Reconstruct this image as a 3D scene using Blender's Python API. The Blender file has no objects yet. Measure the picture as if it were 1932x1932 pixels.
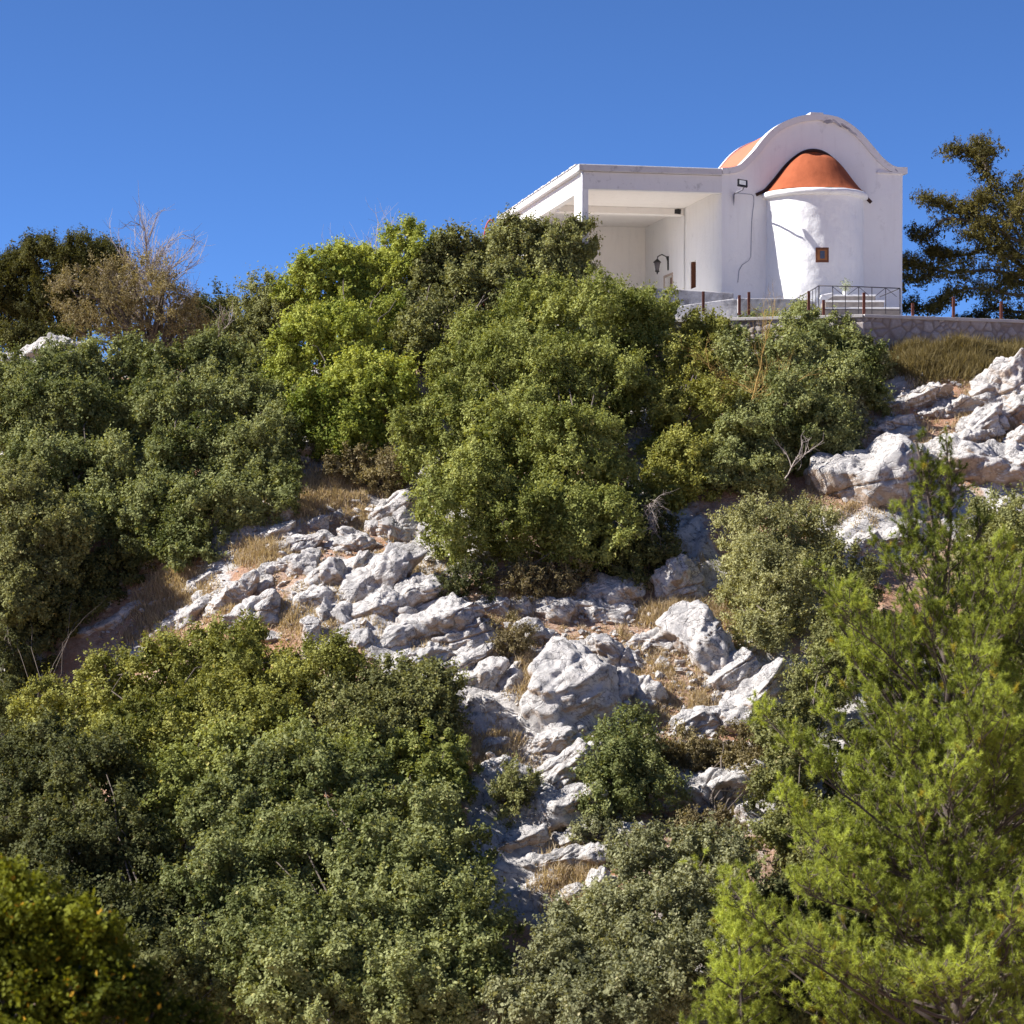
import bpy, math, random
import numpy as np
from mathutils import Vector, Matrix, Euler

SEED = 11
RG = np.random.default_rng(SEED)
random.seed(SEED)
F = 4562.0          # focal length in reference pixels (1932 px frame)
HOR = 1027.0        # horizon line in those pixels
sc = bpy.context.scene
COL = sc.collection
rad = math.radians

# ------------------------------------------------------------------ noise
_tab = np.random.default_rng(5).random((64, 64, 64)).astype(np.float32) * 2 - 1
def vnoise(p):
    p = np.asarray(p, dtype=np.float64)
    i = np.floor(p).astype(np.int64); f = p - i
    f = f * f * f * (f * (f * 6 - 15) + 10)
    x0, y0, z0 = (i[..., 0] & 63), (i[..., 1] & 63), (i[..., 2] & 63)
    x1, y1, z1 = (x0 + 1) & 63, (y0 + 1) & 63, (z0 + 1) & 63
    fx, fy, fz = f[..., 0], f[..., 1], f[..., 2]
    def L(a, b, t): return a + (b - a) * t
    return L(L(L(_tab[x0, y0, z0], _tab[x1, y0, z0], fx), L(_tab[x0, y1, z0], _tab[x1, y1, z0], fx), fy),
             L(L(_tab[x0, y0, z1], _tab[x1, y0, z1], fx), L(_tab[x0, y1, z1], _tab[x1, y1, z1], fx), fy), fz)
def fbm(p, o=4, lac=2.03, g=0.5):
    s = 0; a = 1.0; t = 0; p = np.asarray(p, dtype=np.float64)
    for k in range(o):
        s = s + a * vnoise(p + 17.3 * k); t += a; a *= g; p = p * lac
    return s / t
def ridge(p, o=3):
    s = 0; a = 1.0; t = 0; p = np.asarray(p, dtype=np.float64)
    for k in range(o):
        s = s + a * (1 - 2 * np.abs(vnoise(p + 9.1 * k))); t += a; a *= .5; p = p * 2.1
    return s / t
def nrm(v): return v / np.maximum(np.linalg.norm(v, axis=-1, keepdims=True), 1e-9)
def sstep(a, b, x):
    t = np.clip((x - a) / (b - a), 0, 1); return t * t * (3 - 2 * t)

# ------------------------------------------------------------------ objects
def mesh_np(name, verts, faces, mats, attrs=None, smooth=False):
    """faces: (n,k) array or list of such arrays."""
    me = bpy.data.meshes.new(name)
    verts = np.ascontiguousarray(verts, dtype=np.float32)
    if not isinstance(faces, list): faces = [faces]
    faces = [np.asarray(f, dtype=np.int32) for f in faces if len(f)]
    lv = np.concatenate([f.ravel() for f in faces])
    sizes = np.concatenate([np.full(len(f), f.shape[1], np.int32) for f in faces])
    st = np.concatenate([[0], np.cumsum(sizes)[:-1]]).astype(np.int32)
    me.vertices.add(len(verts)); me.vertices.foreach_set('co', verts.ravel())
    me.loops.add(len(lv)); me.loops.foreach_set('vertex_index', lv)
    me.polygons.add(len(sizes)); me.polygons.foreach_set('loop_start', st)
    try: me.polygons.foreach_set('loop_total', sizes)
    except Exception: pass
    me.polygons.foreach_set('use_smooth', np.full(len(sizes), bool(smooth)))
    for k, v in (attrs or {}).items():
        a = me.attributes.new(k, 'FLOAT', 'POINT'); a.data.foreach_set('value', np.ascontiguousarray(v, dtype=np.float32))
    me.update(calc_edges=True); me.validate()
    for m in (mats if isinstance(mats, (list, tuple)) else [mats]): me.materials.append(m)
    return me
def link(name, me, parent=None, loc=None):
    o = bpy.data.objects.new(name, me); COL.objects.link(o)
    if parent is not None: o.parent = parent
    if loc is not None: o.location = loc
    return o
def tag(o, label=None, cat=None, group=None, kind=None):
    if label: o['label'] = label
    if cat: o['category'] = cat
    if group: o['group'] = group
    if kind: o['kind'] = kind
    return o
def thing(name, label, cat, loc, group=None):
    return tag(link(name, None, None, loc), label, cat, group)

class MB:
    """collects geometry in world space; build() makes one mesh object (parent at `org`)."""
    def __init__(s): s.v = []; s.f = {}; s.n = 0
    def add(s, v, *fs):
        v = np.asarray(v, float)
        for f in fs:
            f = np.asarray(f, int)
            if f.ndim == 1: f = f[None]
            s.f.setdefault(f.shape[1], []).append(f + s.n)
        s.v.append(v); s.n += len(v); return s
    def box(s, a, b, M=None):
        (x0, y0, z0), (x1, y1, z1) = a, b
        v = np.array([[x0,y0,z0],[x1,y0,z0],[x1,y1,z0],[x0,y1,z0],[x0,y0,z1],[x1,y0,z1],[x1,y1,z1],[x0,y1,z1]], float)
        if M is not None: v = M(v)
        return s.add(v, [[3,2,1,0],[4,5,6,7],[0,1,5,4],[1,2,6,5],[2,3,7,6],[3,0,4,7]])
    def prism(s, pts, d0, d1, M):
        """pts (u,z) outline extruded in depth."""
        n = len(pts); v = np.array([[u, d0, z] for u, z in pts] + [[u, d1, z] for u, z in pts], float)
        q = np.array([[i, (i+1) % n, (i+1) % n + n, i + n] for i in range(n)])
        s.add(M(v), q); base = s.n - 2*n
        s.f.setdefault(n, []).append(np.array([list(range(n))[::-1]]) + base)
        s.f[n].append(np.array([list(range(n, 2*n))]) + base)
        return s
    def tube(s, pts, r, sides=6, cap=True):
        pts = np.asarray(pts, float); n = len(pts); r = np.broadcast_to(np.asarray(r, float), (n,))
        t = np.gradient(pts, axis=0); t = nrm(t)
        ref = np.array([0, 0, 1.0]) if abs(t[:, 2]).mean() < .8 else np.array([0, 1.0, 0])
        a = nrm(np.cross(t, ref)); b = np.cross(t, a)
        ang = np.arange(sides) / sides * 2 * math.pi
        v = pts[:, None] + r[:, None, None] * (np.cos(ang)[None, :, None] * a[:, None] + np.sin(ang)[None, :, None] * b[:, None])
        q = [[i*sides+k, i*sides+(k+1) % sides, (i+1)*sides+(k+1) % sides, (i+1)*sides+k] for i in range(n-1) for k in range(sides)]
        base = s.n; s.add(v.reshape(-1, 3), q)
        if cap:
            s.f.setdefault(sides, []).append(np.array([list(range(sides))[::-1]]) + base)
            s.f[sides].append(np.array([list(range((n-1)*sides, n*sides))]) + base)
        return s
    def build(s, name, mat, parent=None, smooth=False, bevel=0, attrs=None):
        v = np.concatenate(s.v)
        org = np.array(parent.location) if parent is not None else v.mean(0) * [1, 1, 0] + [0, 0, v[:, 2].min()]
        if parent is not None and parent.parent is not None: org = np.array(parent.parent.location) + org
        me = mesh_np(name, v - org, [np.concatenate(f) for f in s.f.values()], mat, attrs, smooth)
        o = link(name, me, parent, None if parent is not None else org)
        if bevel:
            m = o.modifiers.new('bevel', 'BEVEL'); m.width = bevel; m.segments = 2; m.limit_method = 'ANGLE'; m.angle_limit = rad(40)
        return o
def build_at(mb, name, mat, parent, **k): return mb.build(name, mat, parent, **k)

# ------------------------------------------------------------------ materials
def newmat(name):
    m = bpy.data.materials.new(name); m.use_nodes = True
    nt = m.node_tree; nt.nodes.clear()
    out = nt.nodes.new('ShaderNodeOutputMaterial')
    return m, nt, out
def N(nt, t, **k):
    n = nt.nodes.new(t)
    for a, b in k.items():
        if a == 'ins':
            for i, v in b.items(): n.inputs[i].default_value = v
        else: setattr(n, a, b)
    return n
def noise(nt, scale, detail=4, rough=.55, vec=None, dist=0):
    n = N(nt, 'ShaderNodeTexNoise', ins={'Scale': scale, 'Detail': detail, 'Roughness': rough, 'Distortion': dist})
    if vec is not None: nt.links.new(vec, n.inputs['Vector'])
    return n.outputs['Fac']
def ramp(nt, src, stops):
    r = N(nt, 'ShaderNodeValToRGB'); nt.links.new(src, r.inputs[0])
    e = r.color_ramp.elements
    while len(e) < len(stops): e.new(.5)
    for k, (p, c) in enumerate(stops):
        e[k].position = p; e[k].color = (c, c, c, 1) if isinstance(c, (int, float)) else (*c, 1)
    return r.outputs[0]
def mix(nt, f, a, b, mode='MIX'):
    m = N(nt, 'ShaderNodeMix', data_type='RGBA', blend_type=mode)
    for s, v in ((0, f), (6, a), (7, b)):
        if hasattr(v, 'is_linked') or hasattr(v, 'links'): nt.links.new(v, m.inputs[s])
        elif s == 0: m.inputs[s].default_value = v
        else: m.inputs[s].default_value = (*v, 1)
    return m.outputs[2]
def math_(nt, op, a, b=None):
    m = N(nt, 'ShaderNodeMath', operation=op)
    for s, v in ((0, a), (1, b)):
        if v is None: continue
        if isinstance(v, (int, float)): m.inputs[s].default_value = v
        else: nt.links.new(v, m.inputs[s])
    return m.outputs[0]
def objcoord(nt): return N(nt, 'ShaderNodeTexCoord').outputs['Object']
def poscoord(nt): return N(nt, 'ShaderNodeNewGeometry').outputs['Position']
def principled(nt, out, col, rough=.8, spec=.3, bump=None, bstr=.3, bdist=.02, metal=0):
    p = N(nt, 'ShaderNodeBsdfPrincipled'); p.inputs['Roughness'].default_value = rough
    p.inputs['Specular IOR Level'].default_value = spec; p.inputs['Metallic'].default_value = metal
    if isinstance(col, tuple): p.inputs['Base Color'].default_value = (*col, 1)
    else: nt.links.new(col, p.inputs['Base Color'])
    if bump is not None:
        b = N(nt, 'ShaderNodeBump', ins={'Strength': bstr, 'Distance': bdist}); nt.links.new(bump, b.inputs['Height'])
        nt.links.new(b.outputs[0], p.inputs['Normal'])
    nt.links.new(p.outputs[0], out.inputs[0]); return p
def simple(name, col, rough=.7, spec=.3, var=.25, scale=6, metal=0, bstr=.15):
    m, nt, out = newmat(name); v = poscoord(nt)
    f = noise(nt, scale, 5, .6, v)
    c = mix(nt, f, tuple(x * (1 - var) for x in col), tuple(min(1, x * (1 + var)) for x in col))
    principled(nt, out, c, rough, spec, noise(nt, scale * 5, 4, .6, v), bstr, .01, metal); return m

def leafmat(name, ca, cb, cc=None, trans=.28, rough=.68, spec=.14):
    m, nt, out = newmat(name)
    a = N(nt, 'ShaderNodeAttribute', attribute_name='tint').outputs['Fac']
    st = [(0.0, ca), (.85, cb)] + ([(1.0, cc)] if cc else [])
    c = ramp(nt, a, st)
    p = N(nt, 'ShaderNodeBsdfPrincipled'); p.inputs['Roughness'].default_value = rough; p.inputs['Specular IOR Level'].default_value = spec
    nt.links.new(c, p.inputs['Base Color'])
    t = N(nt, 'ShaderNodeBsdfTranslucent')
    ct = mix(nt, 1.0, c, (1.3, 1.2, .6), 'MULTIPLY'); nt.links.new(ct, t.inputs[0])
    s = N(nt, 'ShaderNodeMixShader'); s.inputs[0].default_value = trans
    nt.links.new(p.outputs[0], s.inputs[1]); nt.links.new(t.outputs[0], s.inputs[2]); nt.links.new(s.outputs[0], out.inputs[0])
    return m

def plaster(name, col=(.86, .855, .85), dirt=.0):
    m, nt, out = newmat(name); v = poscoord(nt)
    c = mix(nt, noise(nt, .8, 5, .6, v), tuple(x * .93 for x in col), col)
    # weathering: faint streaks and grey blotches
    mp = N(nt, 'ShaderNodeMapping'); mp.inputs['Scale'].default_value = (3, 3, .35); nt.links.new(v, mp.inputs[0])
    streak = ramp(nt, noise(nt, 1.6, 6, .65, mp.outputs[0]), [(.52, 0.0), (.75, 1.0)])
    c = mix(nt, math_(nt, 'MULTIPLY', streak, .16 + dirt * .5), c, (.46, .43, .42))
    bl = ramp(nt, noise(nt, 2.4, 8, .72, v), [(.60 - dirt * .22, 0.0), (.66, 1.0)])
    c = mix(nt, math_(nt, 'MULTIPLY', bl, .35 + dirt * .9 if dirt else .12), c, (.22, .21, .22))
    principled(nt, out, c, .9, .15, noise(nt, 7, 6, .6, v), .35, .05); return m

def rockmat(name, soil=0.0):
    m, nt, out = newmat(name); v = poscoord(nt)
    n1 = noise(nt, .55, 8, .62, v); n2 = noise(nt, 3.5, 8, .7, v, .4)
    c = ramp(nt, n2, [(.33, (.28, .265, .255)), (.43, (.53, .50, .47)), (.56, (.72, .68, .64))])
    # grey lichen / weathered patches
    pt = ramp(nt, noise(nt, 1.1, 9, .7, v, .6), [(.47, 0.0), (.60, 1.0)])
    c = mix(nt, math_(nt, 'MULTIPLY', pt, .42), c, (.30, .295, .30))
    sp = ramp(nt, noise(nt, 14, 4, .7, v), [(.60, 0.0), (.68, 1.0)])
    c = mix(nt, math_(nt, 'MULTIPLY', sp, .75), c, (.13, .125, .12))
    ln = ramp(nt, math_(nt, 'ABSOLUTE', math_(nt, 'SUBTRACT', noise(nt, 1.3, 7, .6, v, .5), .5)), [(.0, 1.0), (.014, 0.0)])
    c = mix(nt, math_(nt, 'MULTIPLY', ln, .8), c, (.09, .075, .07))
    # ochre iron stain in patches, most on faces that look down
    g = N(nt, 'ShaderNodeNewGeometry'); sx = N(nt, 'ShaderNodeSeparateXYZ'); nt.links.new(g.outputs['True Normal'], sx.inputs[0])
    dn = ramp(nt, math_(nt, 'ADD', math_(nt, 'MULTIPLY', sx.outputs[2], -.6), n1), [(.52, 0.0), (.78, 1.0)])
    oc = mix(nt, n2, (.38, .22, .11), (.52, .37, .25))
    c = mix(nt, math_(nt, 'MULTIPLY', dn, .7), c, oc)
    # cracks
    mp = N(nt, 'ShaderNodeMapping'); mp.inputs['Scale'].default_value = (1, 1, 1.8); mp.inputs['Rotation'].default_value = (0, rad(-32), 0); nt.links.new(v, mp.inputs[0])
    wv = N(nt, 'ShaderNodeVectorMath', operation='ADD'); nt.links.new(mp.outputs[0], wv.inputs[0])
    nn = N(nt, 'ShaderNodeTexNoise', ins={'Scale': 2.2, 'Detail': 3.0}); nt.links.new(v, nn.inputs['Vector'])
    sc_ = N(nt, 'ShaderNodeVectorMath', operation='SCALE'); sc_.inputs['Scale'].default_value = .7; nt.links.new(nn.outputs['Color'], sc_.inputs[0]); nt.links.new(sc_.outputs[0], wv.inputs[1])
    vo = N(nt, 'ShaderNodeTexVoronoi', feature='DISTANCE_TO_EDGE', ins={'Scale': 1.5}); nt.links.new(wv.outputs[0], vo.inputs['Vector'])
    crack = ramp(nt, vo.outputs['Distance'], [(0.0, 0.0), (.045, 1.0)])
    h = math_(nt, 'ADD', math_(nt, 'MULTIPLY', crack, .12 if soil else .25), math_(nt, 'ADD', noise(nt, 2.6, 12, .82, v, .3), math_(nt, 'MULTIPLY', noise(nt, 11, 5, .6, v), .35)))
    if soil:
        a = N(nt, 'ShaderNodeAttribute', attribute_name='rock').outputs['Fac']
        edge = ramp(nt, math_(nt, 'ADD', a, math_(nt, 'MULTIPLY', math_(nt, 'SUBTRACT', noise(nt, 2.5, 6, .6, v), .5), .5)), [(.42, 0.0), (.56, 1.0)])
        so = ramp(nt, noise(nt, 6, 9, .75, v), [(.3, (.26, .15, .10)), (.5, (.47, .31, .22)), (.68, (.58, .45, .35))])
        so = mix(nt, ramp(nt, noise(nt, .5, 4, .6, v), [(.45, 0.0), (.62, 1.0)]), so, (.46, .245, .145))
        peb = ramp(nt, noise(nt, 24, 3, .6, v), [(.58, 0.0), (.64, 1.0)])
        so = mix(nt, math_(nt, 'MULTIPLY', peb, .5), so, (.5, .46, .42))
        c = mix(nt, edge, so, c)
    principled(nt, out, c, .88, .2, h, .9, .13); return m

M = {}
M['rock'] = rockmat('limestone')
M['ground'] = rockmat('soil_and_limestone', 1.0)
M['plaster'] = plaster('white_plaster')
M['plaster_in'] = plaster('cream_plaster', (.88, .84, .80))
M['plaster_dirty'] = plaster('weathered_plaster', (.72, .70, .69), .55)
M['plaster_low'] = plaster('grey_dirty_plaster', (.50, .49, .51), .7)
M['terracotta'] = simple('terracotta_paint', (.34, .098, .045), .9, .1, .32, 2.6, 0, .8)
M['rooforange'] = simple('roof_paint', (.50, .165, .095), .85, .2, .12, 3)
M['darkline'] = simple('dark_edge_shadow', (.05, .025, .02), .9)  # colour of the dome edge line and its painted shadow
M['rust'] = simple('rusty_iron', (.13, .045, .03), .8, .3, .3, 14)
M['iron'] = simple('dark_iron', (.035, .03, .035), .6, .4, .2, 10)
M['black'] = simple('black_metal', (.02, .02, .022), .5, .4)
M['wood'] = simple('brown_wood', (.16, .06, .03), .6, .3, .3, 9)
M['shutter'] = simple('grey_reveal', (.33, .31, .32), .8)
M['lamp_glass'] = simple('lamp_glass', (.62, .62, .60), .25, .5, .05)
M['glass'] = simple('window_glass', (.06, .075, .11), .12, .6, .1)
M['stone_step'] = simple('rough_step_stone', (.27, .24, .22), .9, .2, .5, 7, 0, .6)
M['coping'] = simple('cement_coping', (.50, .47, .45), .9, .2, .25, 4, 0, .4)
M['bark'] = simple('grey_bark', (.14, .115, .095), .9, .2, .35, 9, 0, .6)
M['bark_pale'] = simple('pale_twigs', (.33, .28, .25), .9, .2, .3, 6)
M['bark_ochre'] = simple('ochre_twigs', (.36, .24, .08), .9, .2, .3, 6)
M['bark_pine'] = simple('pine_bark', (.10, .078, .068), .9, .2, .4, 8, 0, .6)
M['cone'] = simple('pine_cone', (.06, .03, .02), .8)
M['red'] = simple('red_paint', (.42, .06, .05), .5)
M['cable'] = simple('grey_cable', (.30, .31, .38), .7)
M['whitepot'] = simple('white_ceramic', (.78, .78, .76), .4)
M['blue'] = simple('blue_painted_top', (.42, .52, .70), .6)

# ------------------------------------------------------------------ terrain
_yk = np.array([-400, -60, -6, 3, 8, 20, 36, 46, 52, 60, 68, 73, 75, 78, 98, 130, 250, 3000.])
_zk = np.array([60, 6, -1.7, -1.75, -4, -11, -14, -12.3, -8.9, -3.7, 1.6, 4.9, 5.85, 6.3, 6.3, -2, -60, -300.])
_yd = np.linspace(-10, 110, 1201); _zd = np.interp(_yd, _yk, _zk)
_k = np.exp(-np.linspace(-2, 2, 25) ** 2); _k /= _k.sum(); _zd[12:-12] = np.convolve(_zd, _k, 'same')[12:-12]
def rockmask(x, y):
    a = np.exp(-(((x - 2) / 11) ** 2)) * .0
    n = fbm(np.stack([x * .45, y * .35, x * 0 + 3.3], -1), 4)
    return np.clip(.36 + n * 1.5, 0, 1)
def terrain(x, y, detail=True):
    x = np.asarray(x, float); y = np.asarray(y, float)
    z = np.where((y > -10) & (y < 110), np.interp(y, _yd, _zd), np.interp(y, _yk, _zk))
    side = np.interp(x, [-60, -30, -12, -2, 40], [-3, -1.2, -.75, 0, 0])
    z = z + side * sstep(45, 60, y)
    z = z - 2.2 * np.exp(-((x + 13.5) / 4.5) ** 2 - ((y - 63) / 5) ** 2)
    z = z + .7 * np.exp(-((x + 4) / 4) ** 2 - ((y - 62) / 3.5) ** 2)
    w = sstep(20, 50, y) * (1 - sstep(90, 140, y))
    flat = 1 - sstep(74.3, 75.4, y) * sstep(4, 7, x)
    z = z + w * flat * .55 * fbm(np.stack([x * .3, y * .3, y * 0 + 7], -1), 3)
    if detail:
        rm = rockmask(x, y)
        # tilted bedding: broken ledges that climb to the right
        b = x * -.42 + y * .9 + 1.3 * fbm(np.stack([x * .5, y * .5, y * 0 + 1], -1), 3)
        st = b / .9; fr = st - np.floor(st)
        led = (sstep(.0, .85, fr) - fr) * .55
        z = z + w * flat * rm * led * 1.1
        z = z + w * flat * (.05 + .12 * rm) * ridge(np.stack([x * 1.3, y * 1.3, z * .6], -1), 3)
    return z
def ray_hit(px, py, y0=30., y1=110.):
    rx = (px - 966) / F; rz = (HOR - py) / F
    ys = np.arange(y0, y1, .1)
    h = terrain(rx * ys, ys) - rz * ys
    i = np.argmax(h > 0)
    if h[i] <= 0: return None
    return float(ys[i])
def W(px, py, d): return np.array([(px - 966) / F * d, d, (HOR - py) / F * d])

def nonuni(lo, a, b, hi, step, n):
    mid = np.arange(a, b, step); t = np.linspace(0, 1, n + 1)[1:]
    return np.concatenate([(a - (a - lo) * t ** 3)[::-1], mid, b + (hi - b) * t ** 3])
gx = nonuni(-1500, -20, 22, 1500, .085, 60); gy = nonuni(-400, 46, 80, 3000, .085, 60)
X, Y = np.meshgrid(gx, gy); Z = terrain(X, Y)
nx, ny = len(gx), len(gy)
idx = np.arange(nx * ny).reshape(ny, nx)
q = np.stack([idx[:-1, :-1], idx[:-1, 1:], idx[1:, 1:], idx[1:, :-1]], -1).reshape(-1, 4)
g = link('ground', mesh_np('ground', np.stack([X, Y, Z], -1).reshape(-1, 3), q, M['ground'], {'rock': rockmask(X, Y).ravel()}, True))
tag(g, kind='structure')

# ------------------------------------------------------------------ boulders
import bmesh
_ico = {}
def ico(n):
    if n not in _ico:
        bm = bmesh.new(); bmesh.ops.create_icosphere(bm, subdivisions=n, radius=1)
        v = np.array([x.co[:] for x in bm.verts]); f = np.array([[k.index for k in p.verts] for p in bm.faces]); bm.free(); _ico[n] = (v, f)
    return _ico[n]
def boulder_geo(w, dp, h, seed, sub, groove=0., flat=0.):
    r = np.random.default_rng(seed); v, f = ico(sub); v = v.copy()
    K = 10
    n = nrm(r.normal(size=(K, 3))); d = r.uniform(.58, .95, K)
    n[0] = nrm(np.array([r.normal() * .15, -.4, 1])); d[0] = .62
    dot = v @ n.T
    rr = np.where(dot > .02, d[None] / np.maximum(dot, .02), 9.)
    rr = np.sort(rr, 1); k = 45.
    R = -np.log(np.exp(-k * rr[:, :4]).sum(1)) / k
    R = np.minimum(R, 1.12)
    p = v * R[:, None] * np.array([w, dp, h]) / 2 * 1.12
    s = min(w, h, dp); so = r.uniform(0, 40, 3)
    nn = nrm(v / np.array([w, dp, h]))
    q = p + so
    disp = .045 * s * fbm(q * (1.3 / max(s, .5)), 4) + .03 * min(1, s) * fbm(q * 3.2, 4)
    qw = q + .35 * np.stack([fbm(q * .9 + 1, 2), fbm(q * .9 + 5, 2), fbm(q * .9 + 9, 2)], -1)
    for am, fq, kk in ((.10, .9, 3), (.045, 2.3, 5), (.018, 5.5, 5)):   # flat fracture facets with sharp creases
        for t_ in range(kk):
            dn_ = nrm(r.normal(size=3) * [1, .6, 1.2]); x_ = qw @ dn_ * fq / max(.6, min(s, 1.6)) + r.random(); disp = disp + am * min(s, 1.6) * (np.abs(x_ - np.floor(x_ + .5)) * 2 - .5) * (1 if t_ % 2 else -1)
    # fissures along tilted bedding and across it
    c1 = np.abs(vnoise(q * np.array([.55, .55, 1.7]) / max(s, .7) * 1.4)); c2 = np.abs(vnoise(q[:, [2, 0, 1]] * .9 + 5))
    disp -= .09 * min(1.2, s) * np.exp(-(c1 / .045) ** 2) + .05 * min(1, s) * np.exp(-(c2 / .03) ** 2)
    disp += .06 * min(1, s) * (ridge(q * 1.8, 4) - .3)
    pit = vnoise(q * 3.1 + 7); disp -= .05 * min(1, s) * sstep(.30, .7, pit)
    st = q @ nrm(np.array([-.45, .2, 1.])) * 2.6 + .8 * vnoise(q * .9); fr = st - np.floor(st); disp += .06 * min(1.2, s) * (sstep(.1, .9, fr) - fr)
    if groove:
        gq = q * np.array([4.2, 2.0, .55]); gq[:, 0] += q[:, 2] * 1.1
        disp -= groove * np.clip(ridge(gq, 2), 0, 1) ** 2
    p = p + nn * disp[:, None]
    return p, f
def boulder(px, py, w, h, ang=0, label=None, thick=.62, group=None, groove=0., seed=None, sub=None, name='boulder', lift=.12):
    d = ray_hit(px, py + h * .15)
    if d is None: d = 78.
    ww, hh = w / F * d * 1.22, h / F * d * 1.27
    seed = seed or int(px * 7 + py * 13)
    big = max(ww, hh); sub = sub or (6 if big > 1.5 else 5 if big > .7 else 4)
    dp = math.sqrt(ww * hh) * thick
    p, f = boulder_geo(ww, dp, hh, seed, sub, groove)
    R = Matrix.Rotation(-rad(ang), 4, 'Y') @ Matrix.Rotation(rad(random.uniform(-12, 12)), 4, 'Z')
    R = np.array(R)[:3, :3]
    p = p @ R.T
    c = W(px, py, d + dp * .20) + np.array([0, 0, 0])
    o = link(name, mesh_np(name, p, f, M['rock'], None, True), None, c)
    tag(o, label or 'pale grey limestone boulder lying half sunk in the rocky slope', 'boulder', group or 'limestone boulders on the slope')
    return o

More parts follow.
